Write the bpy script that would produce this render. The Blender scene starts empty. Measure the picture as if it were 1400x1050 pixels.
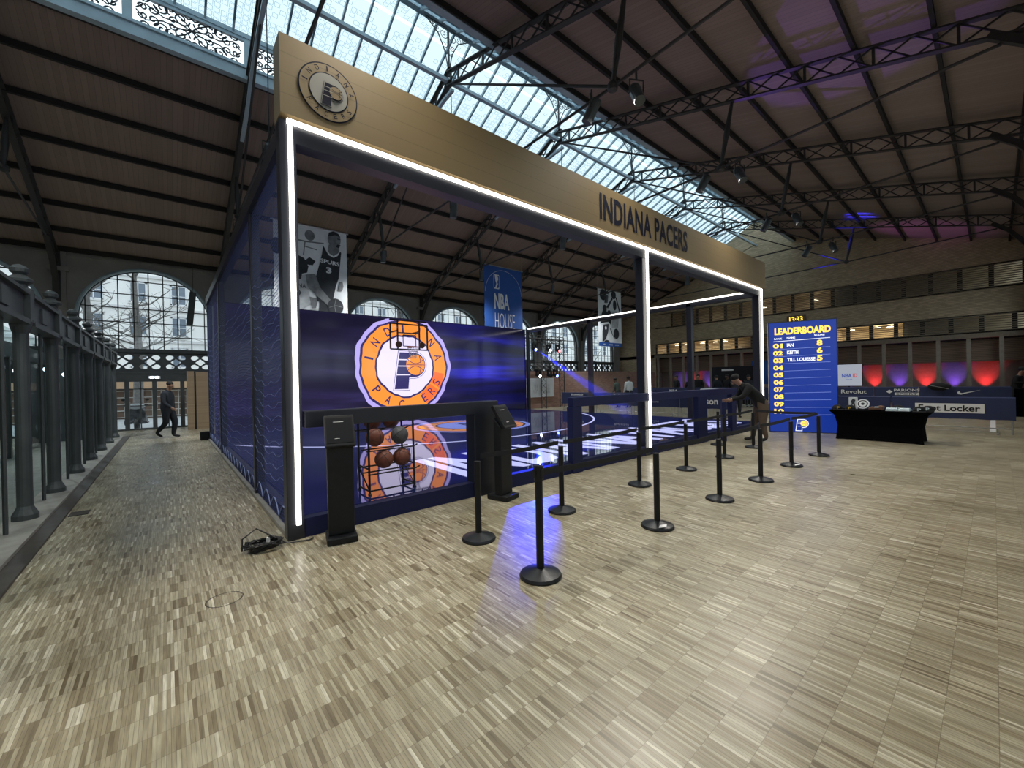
import bpy, bmesh, math, random
from mathutils import Vector, Matrix, Euler
random.seed(7)
PI = math.pi
sc = bpy.context.scene
C = sc.collection

# ------------------------------------------------------------------ materials
def _nt(m):
    m.use_nodes = True
    nt = m.node_tree
    return nt, nt.nodes, nt.links

def mat(name, col, rough=.6, metal=0., emit=None, es=0., var=0., scale=8., spec=.5, ior=None, coat=0.):
    m = bpy.data.materials.new(name)
    nt, N, L = _nt(m)
    b = N['Principled BSDF']
    b.inputs['Base Color'].default_value = (*col, 1)
    b.inputs['Roughness'].default_value = rough
    b.inputs['Metallic'].default_value = metal
    b.inputs['Specular IOR Level'].default_value = spec
    if ior: b.inputs['IOR'].default_value = ior
    if coat:
        b.inputs['Coat Weight'].default_value = coat
        b.inputs['Coat Roughness'].default_value = .05
    if emit:
        b.inputs['Emission Color'].default_value = (*emit, 1)
        b.inputs['Emission Strength'].default_value = es
    if var:
        tc = N.new('ShaderNodeTexCoord'); nz = N.new('ShaderNodeTexNoise')
        nz.inputs['Scale'].default_value = scale; nz.inputs['Detail'].default_value = 4
        L.new(tc.outputs['Object'], nz.inputs['Vector'])
        r = N.new('ShaderNodeValToRGB')
        r.color_ramp.elements[0].position = .3; r.color_ramp.elements[1].position = .7
        r.color_ramp.elements[0].color = (*[c*(1-var) for c in col], 1)
        r.color_ramp.elements[1].color = (*[min(1, c*(1+var)) for c in col], 1)
        L.new(nz.outputs['Fac'], r.inputs['Fac']); L.new(r.outputs['Color'], b.inputs['Base Color'])
    return m

def math_node(N, L, op, a, b=None, c=None):
    n = N.new('ShaderNodeMath'); n.operation = op
    for i, v in enumerate((a, b, c)):
        if v is None: continue
        if isinstance(v, (int, float)): n.inputs[i].default_value = v
        else: L.new(v, n.inputs[i])
    return n.outputs[0]

def ramp(N, L, fac, stops):
    r = N.new('ShaderNodeValToRGB'); e = r.color_ramp.elements
    while len(e) < len(stops): e.new(.5)
    for el, (p, c) in zip(e, stops):
        el.position = p; el.color = (*c, 1)
    L.new(fac, r.inputs['Fac'])
    return r.outputs['Color']

def mixcol(N, L, fac, a, b, mode='MIX'):
    n = N.new('ShaderNodeMix'); n.data_type = 'RGBA'; n.blend_type = mode
    for i, v in ((0, fac), (6, a), (7, b)):
        if isinstance(v, (int, float)): n.inputs[i].default_value = v
        elif isinstance(v, tuple): n.inputs[i].default_value = (*v, 1)
        else: L.new(v, n.inputs[i])
    return n.outputs[2]

def parquet():
    m = bpy.data.materials.new('oak_finger_parquet'); nt, N, L = _nt(m); b = N['Principled BSDF']
    tc = N.new('ShaderNodeTexCoord'); sp = N.new('ShaderNodeSeparateXYZ'); L.new(tc.outputs['Object'], sp.inputs[0])
    X, Y = sp.outputs[0], sp.outputs[1]
    fx = math_node(N, L, 'DIVIDE', X, .0168); fy = math_node(N, L, 'DIVIDE', Y, .168)
    ix = math_node(N, L, 'FLOOR', fx); iy = math_node(N, L, 'FLOOR', fy)
    jx = math_node(N, L, 'FLOOR', math_node(N, L, 'DIVIDE', X, .168))
    def wn(a, bb):
        c = N.new('ShaderNodeCombineXYZ'); L.new(a, c.inputs[0]); L.new(bb, c.inputs[1])
        w = N.new('ShaderNodeTexWhiteNoise'); w.noise_dimensions = '2D'; L.new(c.outputs[0], w.inputs['Vector']); return w.outputs['Value']
    w1 = wn(ix, iy); w2 = wn(jx, iy)
    v = math_node(N, L, 'ADD', math_node(N, L, 'MULTIPLY', w1, .82), math_node(N, L, 'MULTIPLY', w2, .18))
    col = ramp(N, L, v, [(.03, (.16, .125, .075)), (.22, (.30, .255, .165)), (.6, (.385, .345, .245)), (.83, (.46, .42, .30)), (.96, (.66, .625, .50))])
    mp = N.new('ShaderNodeMapping'); mp.inputs['Scale'].default_value = (90, 7, 1); L.new(tc.outputs['Object'], mp.inputs[0])
    nz = N.new('ShaderNodeTexNoise'); nz.inputs['Scale'].default_value = 1; nz.inputs['Detail'].default_value = 5; L.new(mp.outputs[0], nz.inputs['Vector'])
    g = ramp(N, L, nz.outputs['Fac'], [(.3, (.72, .72, .72)), (.7, (1.12, 1.12, 1.12))])
    col = mixcol(N, L, 1., col, g, 'MULTIPLY')
    # dirt, scuffs
    nz2 = N.new('ShaderNodeTexNoise'); nz2.inputs['Scale'].default_value = .9; nz2.inputs['Detail'].default_value = 6; L.new(tc.outputs['Object'], nz2.inputs['Vector'])
    d = ramp(N, L, nz2.outputs['Fac'], [(.3, (.82, .82, .80)), (.62, (1.06, 1.06, 1.06))])
    col = mixcol(N, L, 1., col, d, 'MULTIPLY')
    # joints
    frx = math_node(N, L, 'FRACT', fx); fry = math_node(N, L, 'FRACT', fy)
    e1 = math_node(N, L, 'LESS_THAN', frx, .10); e2 = math_node(N, L, 'LESS_THAN', fry, .012)
    e = math_node(N, L, 'MAXIMUM', e1, e2)
    col = mixcol(N, L, math_node(N, L, 'MULTIPLY', e, .6), col, (.07, .045, .025))
    L.new(col, b.inputs['Base Color'])
    rr = ramp(N, L, nz2.outputs['Fac'], [(.3, (.27, .27, .27)), (.7, (.41, .41, .41))])
    L.new(rr, b.inputs['Roughness'])
    return m

def lines_mat(name, col, axis=2, period=.08, dark=.7, width=.18, rough=.8, var=.15, brick=None):
    """boards / thin bricks: fine dark lines across one object axis, with mild tone noise"""
    m = bpy.data.materials.new(name); nt, N, L = _nt(m); b = N['Principled BSDF']
    tc = N.new('ShaderNodeTexCoord'); sp = N.new('ShaderNodeSeparateXYZ'); L.new(tc.outputs['Object'], sp.inputs[0])
    q = math_node(N, L, 'DIVIDE', sp.outputs[axis], period)
    f = math_node(N, L, 'FRACT', q); e = math_node(N, L, 'LESS_THAN', f, width)
    iq = math_node(N, L, 'FLOOR', q)
    if brick is not None:
        o = math_node(N, L, 'ADD', math_node(N, L, 'DIVIDE', sp.outputs[brick], .24), math_node(N, L, 'MULTIPLY', iq, .37))
        ib = math_node(N, L, 'FLOOR', o)
        c = N.new('ShaderNodeCombineXYZ'); L.new(iq, c.inputs[0]); L.new(ib, c.inputs[1])
        w = N.new('ShaderNodeTexWhiteNoise'); w.noise_dimensions = '2D'; L.new(c.outputs[0], w.inputs['Vector'])
    else:
        w = N.new('ShaderNodeTexWhiteNoise'); w.noise_dimensions = '1D'; L.new(iq, w.inputs['W'])
    nz = N.new('ShaderNodeTexNoise'); nz.inputs['Scale'].default_value = .8; nz.inputs['Detail'].default_value = 5; L.new(tc.outputs['Object'], nz.inputs['Vector'])
    v = math_node(N, L, 'ADD', math_node(N, L, 'MULTIPLY', w.outputs['Value'], .6), math_node(N, L, 'MULTIPLY', nz.outputs['Fac'], .4))
    base = ramp(N, L, v, [(.1, tuple(c*(1-var) for c in col)), (.9, tuple(c*(1+var) for c in col))])
    cc = mixcol(N, L, e, base, tuple(c*dark for c in col))
    L.new(cc, b.inputs['Base Color']); b.inputs['Roughness'].default_value = rough
    return m

def glass_mat(name, tint=(.95, .98, 1.), gloss=.08):
    m = bpy.data.materials.new(name); nt, N, L = _nt(m); N.remove(N['Principled BSDF'])
    t = N.new('ShaderNodeBsdfTransparent'); t.inputs[0].default_value = (*tint, 1)
    g = N.new('ShaderNodeBsdfGlossy'); g.inputs['Roughness'].default_value = .03
    mx = N.new('ShaderNodeMixShader'); mx.inputs[0].default_value = gloss
    L.new(t.outputs[0], mx.inputs[1]); L.new(g.outputs[0], mx.inputs[2]); L.new(mx.outputs[0], N['Material Output'].inputs[0])
    return m

def frit_mat():
    """skylight glass with printed square outlines, dense at the foot of the pane and sparse at its head"""
    m = bpy.data.materials.new('fritted_skylight_glass'); nt, N, L = _nt(m); N.remove(N['Principled BSDF'])
    tc = N.new('ShaderNodeTexCoord'); sp = N.new('ShaderNodeSeparateXYZ'); L.new(tc.outputs['Object'], sp.inputs[0])
    qx = math_node(N, L, 'DIVIDE', sp.outputs[0], .15156); qy = math_node(N, L, 'DIVIDE', sp.outputs[1], .15156)
    fx = math_node(N, L, 'ABSOLUTE', math_node(N, L, 'SUBTRACT', math_node(N, L, 'FRACT', qx), .5))
    fy = math_node(N, L, 'ABSOLUTE', math_node(N, L, 'SUBTRACT', math_node(N, L, 'FRACT', qy), .5))
    mm = math_node(N, L, 'MAXIMUM', fx, fy)
    out = math_node(N, L, 'MULTIPLY', math_node(N, L, 'GREATER_THAN', mm, .34), math_node(N, L, 'LESS_THAN', mm, .44))
    c = N.new('ShaderNodeCombineXYZ'); L.new(math_node(N, L, 'FLOOR', qx), c.inputs[0]); L.new(math_node(N, L, 'FLOOR', qy), c.inputs[1])
    w = N.new('ShaderNodeTexWhiteNoise'); w.noise_dimensions = '2D'; L.new(c.outputs[0], w.inputs['Vector'])
    th = N.new('ShaderNodeMapRange'); L.new(sp.outputs[1], th.inputs[0])
    th.inputs[1].default_value = 0.3; th.inputs[2].default_value = 2.6; th.inputs[3].default_value = 1.05; th.inputs[4].default_value = .05
    on = math_node(N, L, 'LESS_THAN', w.outputs['Value'], th.outputs[0])
    k = math_node(N, L, 'MULTIPLY', out, on)
    col = mixcol(N, L, k, (.62, .70, .72), (.33, .42, .47))
    t = N.new('ShaderNodeBsdfTransparent'); L.new(col, t.inputs[0])
    g = N.new('ShaderNodeBsdfGlossy'); g.inputs['Roughness'].default_value = .1
    mx = N.new('ShaderNodeMixShader'); mx.inputs[0].default_value = .04
    L.new(t.outputs[0], mx.inputs[1]); L.new(g.outputs[0], mx.inputs[2]); L.new(mx.outputs[0], N['Material Output'].inputs[0])
    return m

def net_mat(name, cover, col):
    m = bpy.data.materials.new(name); nt, N, L = _nt(m); b = N['Principled BSDF']
    b.inputs['Base Color'].default_value = (*col, 1); b.inputs['Roughness'].default_value = .7
    tc = N.new('ShaderNodeTexCoord'); sp = N.new('ShaderNodeSeparateXYZ'); L.new(tc.outputs['Object'], sp.inputs[0])
    wv = math_node(N, L, 'MULTIPLY', math_node(N, L, 'SINE', math_node(N, L, 'MULTIPLY', sp.outputs[1], 1.3)), .06)
    z = math_node(N, L, 'ADD', sp.outputs[2], wv)
    f1 = math_node(N, L, 'LESS_THAN', math_node(N, L, 'FRACT', math_node(N, L, 'DIVIDE', z, .045)), .13)
    f2 = math_node(N, L, 'LESS_THAN', math_node(N, L, 'FRACT', math_node(N, L, 'DIVIDE', sp.outputs[1], .045)), .13)
    a = math_node(N, L, 'MAXIMUM', math_node(N, L, 'MAXIMUM', f1, f2), cover)
    L.new(a, b.inputs['Alpha'])
    return m

def screen_mat():
    """LED wall picture: dusky navy at the left, electric blue rays to the right"""
    m = bpy.data.materials.new('led_wall_picture'); nt, N, L = _nt(m); b = N['Principled BSDF']
    tc = N.new('ShaderNodeTexCoord'); sp = N.new('ShaderNodeSeparateXYZ'); L.new(tc.outputs['Object'], sp.inputs[0])
    mp = N.new('ShaderNodeMapping'); mp.inputs['Rotation'].default_value = (0, -.38, 0); mp.inputs['Scale'].default_value = (.10, 1, 1.5); L.new(tc.outputs['Object'], mp.inputs[0])
    nz = N.new('ShaderNodeTexNoise'); nz.inputs['Scale'].default_value = 1.1; nz.inputs['Detail'].default_value = 4; L.new(mp.outputs[0], nz.inputs['Vector'])
    rays = ramp(N, L, nz.outputs['Fac'], [(.38, (.007, .007, .035)), (.52, (.011, .010, .14)), (.66, (.03, .028, .62))])
    mp2 = N.new('ShaderNodeMapping'); mp2.inputs['Rotation'].default_value = (0, .5, 0); mp2.inputs['Scale'].default_value = (.12, 1, 1.1); L.new(tc.outputs['Object'], mp2.inputs[0])
    nz2 = N.new('ShaderNodeTexNoise'); nz2.inputs['Scale'].default_value = 1.3; nz2.inputs['Detail'].default_value = 4; L.new(mp2.outputs[0], nz2.inputs['Vector'])
    dusk = ramp(N, L, nz2.outputs['Fac'], [(.35, (.007, .006, .022)), (.55, (.015, .012, .045)), (.75, (.045, .034, .15))])
    g = N.new('ShaderNodeMapRange'); L.new(sp.outputs[0], g.inputs[0]); g.inputs[1].default_value = 8.2; g.inputs[2].default_value = 10.5
    col = mixcol(N, L, g.outputs[0], dusk, rays)
    g2 = N.new('ShaderNodeMapRange'); L.new(sp.outputs[0], g2.inputs[0]); g2.inputs[1].default_value = 11.6; g2.inputs[2].default_value = 13.6; g2.inputs[3].default_value = 1.; g2.inputs[4].default_value = .35
    col = mixcol(N, L, 1., col, g2.outputs[0], 'MULTIPLY')
    b.inputs['Base Color'].default_value = (.006, .006, .01, 1); b.inputs['Roughness'].default_value = .13; b.inputs['IOR'].default_value = 1.45
    L.new(col, b.inputs['Emission Color']); b.inputs['Emission Strength'].default_value = 1.0
    return m

M = {}
M['parquet'] = parquet()
M['roof'] = lines_mat('dark_roof_boarding', (.30, .228, .195), 0, .12, .8, .10, .85, .10)
M['plaster'] = mat('grey_plaster', (.30, .29, .275), .9, var=.12, scale=1.5)
M['brick'] = lines_mat('thin_tan_brick', (.50, .385, .25), 2, .075, .55, .2, .9, .22, brick=1)
M['brickred'] = lines_mat('rose_brick', (.36, .215, .165), 2, .075, .65, .18, .9, .2, brick=0)
M['iron'] = mat('dark_iron', (.036, .034, .033), .6, var=.15, scale=3)
M['purlin'] = mat('black_purlin', (.018, .016, .015), .8)
M['ironblue'] = mat('grey_painted_iron', (.062, .072, .076), .42, .0, var=.15, scale=4)
M['iron_daylit'] = mat('iron_paled_by_daylight', (.42, .54, .62), .5, var=.1, scale=3)  # grey iron paled: skylight glare and daylight put into the colour
M['scroll'] = mat('dark_scroll_iron', (.04, .05, .06), .5)
M['glass'] = glass_mat('window_glass')
M['encglass'] = glass_mat('screen_glass', (.62, .72, .72), .12)
M['frit'] = frit_mat()
M['black'] = mat('black_powder_coat', (.008, .009, .011), .5, spec=.3, var=.2, scale=20)
M['blackgloss'] = mat('black_plastic', (.010, .011, .013), .38, spec=.35)
M['kioskglass'] = mat('dark_tablet', (.008, .009, .012), .6, spec=.15)
M['belt'] = mat('black_webbing', (.012, .012, .014), .8)
M['navyframe'] = mat('black_aluminium_frame', (.018, .020, .030), .35, var=.15, scale=3)
M['fence'] = mat('navy_padded_rail', (.009, .013, .065), .6, spec=.3)
M['led'] = mat('white_led_tube', (.9, .9, .9), .4, emit=(1., .95, .86), es=4.)
M['fascia'] = lines_mat('gold_fascia_print', (.235, .165, .076), 2, .21, .80, .05, .6, .05)
M['navyprint'] = mat('navy_print', (.006, .008, .022), .8, spec=.2)
M['fadeprint'] = mat('grey_print', (.26, .25, .22), .6)
M['whiteprint'] = mat('white_print', (.78, .78, .78), .6)
M['net_left'] = net_mat('navy_netting', .30, (.05, .075, .24))
M['cord'] = mat('pale_net_cord', (.28, .34, .60), .7)
M['screen'] = screen_mat()
M['s_orange'] = mat('screen_orange', (.02, .01, .005), .12, emit=(1., .31, .045), es=1.)
M['s_orange2'] = mat('screen_deep_orange', (.02, .01, .005), .12, emit=(1., .17, .045), es=1.)
M['s_navy'] = mat('screen_navy', (.01, .01, .02), .12, emit=(.032, .026, .13), es=1.)
M['s_white'] = mat('screen_white', (.02, .02, .02), .12, emit=(.80, .73, 1.), es=1.05)
M['s_lilac'] = mat('screen_lilac', (.02, .02, .02), .12, emit=(.50, .42, .92), es=.95)
M['f_base'] = mat('led_floor_dark_glass', (.004, .005, .010), .035, emit=(.004, .006, .034), es=1., ior=3.6)
M['f_white'] = mat('led_floor_white', (.01, .01, .01), .05, emit=(.55, .58, 1.), es=.9, ior=2.2)
M['f_orange'] = mat('led_floor_orange', (.01, .01, .01), .05, emit=(.62, .24, .07), es=.7, ior=2.4)
M['f_blue'] = mat('led_floor_pale_blue', (.01, .01, .01), .05, emit=(.22, .28, .75), es=.7, ior=2.4)
M['f_navy'] = mat('led_floor_navy', (.01, .01, .01), .05, emit=(.012, .012, .05), es=.7, ior=2.4)
M['lb_blue'] = mat('backlit_blue', (.01, .02, .12), .35, emit=(.004, .024, .215), es=1.)
M['lb_yellow'] = mat('backlit_yellow', (.3, .2, .02), .4, emit=(1., .66, .10), es=1.2)
M['lb_white'] = mat('backlit_white', (.3, .3, .3), .4, emit=(.85, .88, 1.), es=1.)
M['lb_line'] = mat('backlit_line', (.1, .1, .2), .4, emit=(.17, .24, .62), es=1.)
M['banner_blue'] = mat('royal_blue_banner', (.018, .085, .34), .7, var=.1, scale=1)
M['banner_white'] = mat('pale_banner_cloth', (.80, .83, .85), .8, var=.12, scale=1.5)
M['p_dark'] = mat('poster_black', (.030, .033, .040), .8, var=.3, scale=4)
M['p_mid'] = mat('poster_grey', (.20, .21, .22), .8, var=.35, scale=5)
M['p_soft'] = mat('poster_light_grey', (.50, .52, .54), .8, var=.2, scale=4)
M['cover'] = mat('navy_barrier_cover', (.017, .026, .085), .7, var=.12, scale=2)
M['steel'] = mat('galvanised_steel', (.38, .39, .39), .4, .6)
M['wood'] = lines_mat('oak_panel', (.31, .225, .14), 2, .05, .85, .12, .6, .12)
M['colwood'] = mat('pale_timber_post', (.33, .27, .21), .7, var=.1)
M['slat'] = mat('tan_louvre', (.24, .19, .135), .8, var=.12)
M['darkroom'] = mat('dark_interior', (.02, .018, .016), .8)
M['cream'] = mat('cream_interior', (.62, .52, .36), .8, var=.1, scale=1)
M['lamp'] = mat('lit_lamp', (1, 1, 1), .5, emit=(1., .88, .62), es=3.)
M['whitewall'] = mat('white_recess_wall', (.34, .28, .25), .8, var=.08)
M['stone'] = mat('grey_stone_kerb', (.30, .29, .26), .7, var=.15, scale=6)
M['drain'] = mat('dark_floor_channel', (.06, .052, .045), .5, var=.2)
M['facade'] = mat('pale_limestone', (.84, .83, .80), .9, var=.05, scale=.6)
M['facade2'] = mat('limestone_trim', (.68, .67, .66), .9)
M['winblue'] = mat('grey_blue_pane', (.16, .20, .25), .2)
M['winwhite'] = mat('white_sash', (.75, .76, .77), .6)
M['bark'] = mat('grey_bark', (.17, .16, .15), .9, var=.2)
M['street'] = mat('street_asphalt', (.42, .43, .43), .9, var=.1, scale=1)
M['cloth'] = mat('black_stretch_cloth', (.0025, .0025, .003), .95, spec=.04)
M['skin'] = mat('skin', (.33, .19, .13), .55)
M['skindark'] = mat('deep_skin', (.10, .055, .035), .5)
M['hair'] = mat('dark_hair', (.012, .010, .009), .7)
M['darkcloth'] = mat('navy_black_clothes', (.008, .012, .020), .8)
M['blackcloth'] = mat('black_sweatshirt', (.006, .006, .007), .9)
M['brownpants'] = mat('brown_trousers', (.11, .075, .055), .85)
M['whiteshirt'] = mat('white_shirt', (.62, .66, .68), .8)
M['greenshirt'] = mat('dull_green_shirt', (.07, .09, .075), .85)
M['shoe'] = mat('black_shoes', (.010, .009, .009), .5)
M['ball'] = mat('basketball_rubber', (.16, .045, .025), .55, var=.2, scale=40)
M['ballgrey'] = mat('grey_ball_rubber', (.09, .09, .10), .5, var=.2, scale=40)
M['seam'] = mat('black_seam', (.01, .01, .01), .6)
M['rim'] = mat('orange_rim', (.55, .08, .02), .4)
M['acrylic'] = glass_mat('clear_acrylic', (.97, .97, 1.), .04)
M['netwhite'] = mat('white_net', (.7, .7, .7), .8)
M['whiteboard'] = mat('white_panel', (.62, .65, .68), .6)
M['goldcap'] = mat('gold_stitch', (.55, .36, .05), .6)
M['towel'] = mat('pale_towel', (.58, .68, .72), .9)
M['brownitem'] = mat('brown_fabric', (.13, .065, .04), .8)
M['tarp'] = mat('grey_tarpaulin', (.09, .10, .11), .6, var=.2)
M['tapewhite'] = mat('white_tape', (.75, .75, .75), .6)
M['wirebl'] = mat('black_cable', (.008, .008, .009), .45)
M['s_tv'] = mat('tv_picture', (.1, .1, .1), .3, emit=(.33, .36, .42), es=.9)
M['s_red'] = mat('tv_red', (.1, .02, .02), .3, emit=(.6, .05, .06), es=.8)
M['s_blue'] = mat('tv_blue', (.02, .03, .1), .3, emit=(.04, .08, .35), es=.8)
M['amber'] = mat('amber_digits', (.1, .07, .01), .3, emit=(1., .68, .05), es=1.6)
M['lens_blue'] = mat('lit_blue_lens', (.1, .1, .4), .2, emit=(.10, .16, 1.), es=14.)
M['lens_red'] = mat('lit_red_lens', (.4, .05, .05), .2, emit=(1., .10, .12), es=8.)
M['lens_white'] = mat('lit_white_lens', (.4, .4, .4), .2, emit=(.75, .85, 1.), es=10.)
M['up_red'] = mat('red_uplight_lens', (.4, .05, .05), .2, emit=(1., .05, .08), es=4.)
M['up_blue'] = mat('violet_uplight_lens', (.1, .05, .4), .2, emit=(.22, .10, 1.), es=4.)
M['line_white'] = mat('white_court_tape', (.75, .75, .74), .5)
M['lattice_white'] = mat('white_lattice', (.62, .60, .56), .7)
M['shopbrown'] = mat('brown_shopfront', (.16, .10, .07), .7)
M['awning'] = mat('orange_awning', (.62, .40, .24), .8)
M['green'] = mat('green_panel', (.04, .10, .06), .7)

# ------------------------------------------------------------------ mesh builder
class Fr:
    def __init__(s, o, U, V):
        s.o = Vector(o); s.U = Vector(U).normalized(); s.V = Vector(V).normalized(); s.N = s.U.cross(s.V)
    def p(s, a, b, c=0.): return s.o + s.U*a + s.V*b + s.N*c
def front(x, y, z): return Fr((x, y, z), (1, 0, 0), (0, 0, 1))       # a face looking towards -Y
def west(x, y, z): return Fr((x, y, z), (0, -1, 0), (0, 0, 1))       # a face looking towards -X
def flat(x, y, z): return Fr((x, y, z), (1, 0, 0), (0, 1, 0))        # a face looking up

class MB:
    def __init__(s): s.bm = bmesh.new(); s.mi = 0
    def face(s, vs):
        try: f = s.bm.faces.new(vs); f.material_index = s.mi; return f
        except ValueError: return None
    def quad(s, *ps): return s.face([s.bm.verts.new(p) for p in ps])
    def hexa(s, b, t):
        vb = [s.bm.verts.new(p) for p in b]; vt = [s.bm.verts.new(p) for p in t]; n = len(b)
        s.face(vb[::-1]); s.face(vt)
        for i in range(n): s.face([vb[i], vb[(i+1) % n], vt[(i+1) % n], vt[i]])
        return s
    def box(s, c, d, rz=0., rx=0., ry=0.):
        x, y, z = d[0]/2, d[1]/2, d[2]/2; R = Euler((rx, ry, rz)).to_matrix(); c = Vector(c)
        P = lambda a, b, e: c + R @ Vector((a*x, b*y, e*z))
        return s.hexa([P(-1,-1,-1), P(1,-1,-1), P(1,1,-1), P(-1,1,-1)], [P(-1,-1,1), P(1,-1,1), P(1,1,1), P(-1,1,1)])
    def bx(s, x0, x1, y0, y1, z0, z1): return s.box(((x0+x1)/2, (y0+y1)/2, (z0+z1)/2), (x1-x0, y1-y0, z1-z0))
    def bar(s, a, b, w, h=None, up=(0, 0, 1)):
        h = h or w; a = Vector(a); b = Vector(b); d = (b-a).normalized(); u = Vector(up)
        if abs(d.dot(u)) > .98: u = Vector((1, 0, 0))
        sd = d.cross(u).normalized()*w/2; uu = sd.cross(d).normalized()*h/2
        q = lambda p: [p-sd-uu, p+sd-uu, p+sd+uu, p-sd+uu]
        return s.hexa(q(a), q(b))
    def tube(s, pts, r, n=8, cap=True):
        pts = [Vector(p) for p in pts]; rs = r if isinstance(r, (list, tuple)) else [r]*len(pts); rings = []
        prev = None
        for i, p in enumerate(pts):
            d = (pts[min(i+1, len(pts)-1)] - pts[max(i-1, 0)]).normalized()
            if prev is None:
                u = Vector((0, 0, 1)) if abs(d.z) < .9 else Vector((1, 0, 0)); a = d.cross(u).normalized()
            else: a = (prev - d*prev.dot(d)); a = a.normalized() if a.length > 1e-6 else d.orthogonal().normalized()
            prev = a; b = d.cross(a)
            rings.append([s.bm.verts.new(p + (a*math.cos(2*PI*k/n) + b*math.sin(2*PI*k/n))*rs[i]) for k in range(n)])
        for A, B in zip(rings, rings[1:]):
            for k in range(n): s.face([A[k], A[(k+1) % n], B[(k+1) % n], B[k]])
        if cap: s.face(rings[0][::-1]); s.face(rings[-1])
        return s
    def lathe(s, prof, c=(0, 0, 0), n=24, R=None):
        c = Vector(c); rings = []; tops = []
        for r, z in prof:
            ring = []
            for k in range(n):
                v = Vector((r*math.cos(2*PI*k/n), r*math.sin(2*PI*k/n), z))
                ring.append(s.bm.verts.new(c + (R @ v if R else v)))
            rings.append(ring)
        for A, B in zip(rings, rings[1:]):
            for k in range(n): s.face([A[k], A[(k+1) % n], B[(k+1) % n], B[k]])
        if prof[0][0] > 1e-4: s.face(rings[0][::-1])
        if prof[-1][0] > 1e-4: s.face(rings[-1])
        return s
    def ell(s, c, rx, ry, rz, n=14, m=9, R=None):
        c = Vector(c); rows = []
        for j in range(1, m):
            t = PI*j/m; row = []
            for k in range(n):
                v = Vector((rx*math.sin(t)*math.cos(2*PI*k/n), ry*math.sin(t)*math.sin(2*PI*k/n), rz*math.cos(t)))
                row.append(s.bm.verts.new(c + (R @ v if R else v)))
            rows.append(row)
        T = Vector((0, 0, rz)); a = s.bm.verts.new(c + (R @ T if R else T)); b = s.bm.verts.new(c - (R @ T if R else T))
        for k in range(n):
            s.face([a, rows[0][k], rows[0][(k+1) % n]])
            for A, B in zip(rows, rows[1:]): s.face([A[k], B[k], B[(k+1) % n], A[(k+1) % n]])
            s.face([b, rows[-1][(k+1) % n], rows[-1][k]])
        return s
    # flat graphics on a frame
    def poly(s, fr, pts, d=0.): return s.face([s.bm.verts.new(fr.p(a, b, d)) for a, b in pts])
    def disc(s, fr, cx, cy, r, d=0., n=32, ry=None):
        ry = ry or r
        return s.poly(fr, [(cx + r*math.cos(2*PI*k/n), cy + ry*math.sin(2*PI*k/n)) for k in range(n)], d)
    def ring(s, fr, cx, cy, r0, r1, d=0., n=64, a0=0., a1=2*PI, f0=None, f1=None):
        f0 = f0 or (lambda a: r0); f1 = f1 or (lambda a: r1)
        P = []
        for k in range(n+1):
            a = a0 + (a1-a0)*k/n
            P.append([s.bm.verts.new(fr.p(cx + f(a)*math.cos(a), cy + f(a)*math.sin(a), d)) for f in (f0, f1)])
        for A, B in zip(P, P[1:]): s.face([A[0], A[1], B[1], B[0]])
        return s
    def line(s, fr, pts, w, d=0.):
        for (a, b), (c, e) in zip(pts, pts[1:]):
            v = Vector((c-a, e-b)); l = v.length
            if l < 1e-6: continue
            n = Vector((-v.y, v.x))/l*w/2
            s.poly(fr, [(a-n.x, b-n.y), (c-n.x, e-n.y), (c+n.x, e+n.y), (a+n.x, b+n.y)], d)
        return s
    def text(s, txt, fr, x, y, w, h, d=0., bold=0., rot=0., track=1.):
        """lettering fitted into a w x h box whose centre is (x, y); w None keeps the proportions"""
        V, F = text_mesh(txt, bold, track)
        xs = [v[0] for v in V]; ys = [v[1] for v in V]; x0, x1, y0, y1 = min(xs), max(xs), min(ys), max(ys)
        ky = h/(y1-y0); kx = (w/(x1-x0)) if w else ky
        cr, sr = math.cos(rot), math.sin(rot); vs = []
        for a, b in V:
            a = (a-(x0+x1)/2)*kx; b = (b-(y0+y1)/2)*ky
            vs.append(s.bm.verts.new(fr.p(x + a*cr - b*sr, y + a*sr + b*cr, d)))
        for f in F: s.face([vs[i] for i in f])
        return s
    def build(s, name, m, parent=None, smooth=False, loc=None, bevel=0., weld=False):
        if weld: bmesh.ops.remove_doubles(s.bm, verts=s.bm.verts, dist=1e-4)
        me = bpy.data.meshes.new(name); s.bm.to_mesh(me); s.bm.free()
        for x in (m if isinstance(m, list) else [m]): me.materials.append(M[x] if isinstance(x, str) else x)
        if smooth:
            for p in me.polygons: p.use_smooth = True
        o = bpy.data.objects.new(name, me); C.objects.link(o)
        if parent: o.parent = parent
        if loc: o.location = loc
        if bevel:
            md = o.modifiers.new('edge', 'BEVEL'); md.width = bevel; md.segments = 2; md.limit_method = 'ANGLE'; md.angle_limit = .6
        return o

_tc = {}
def text_mesh(txt, bold, track):
    key = (txt, bold, track)
    if key in _tc: return _tc[key]
    cu = bpy.data.curves.new('lettering_source', 'FONT'); cu.body = txt; cu.offset = bold; cu.space_character = track; cu.resolution_u = 3
    o = bpy.data.objects.new('lettering_source', cu); C.objects.link(o); bpy.context.view_layer.update()
    me = o.to_mesh(); V = [(v.co.x, v.co.y) for v in me.vertices]; F = [tuple(p.vertices) for p in me.polygons]
    o.to_mesh_clear(); bpy.data.objects.remove(o); bpy.data.curves.remove(cu)
    _tc[key] = (V, F); return _tc[key]

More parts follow.
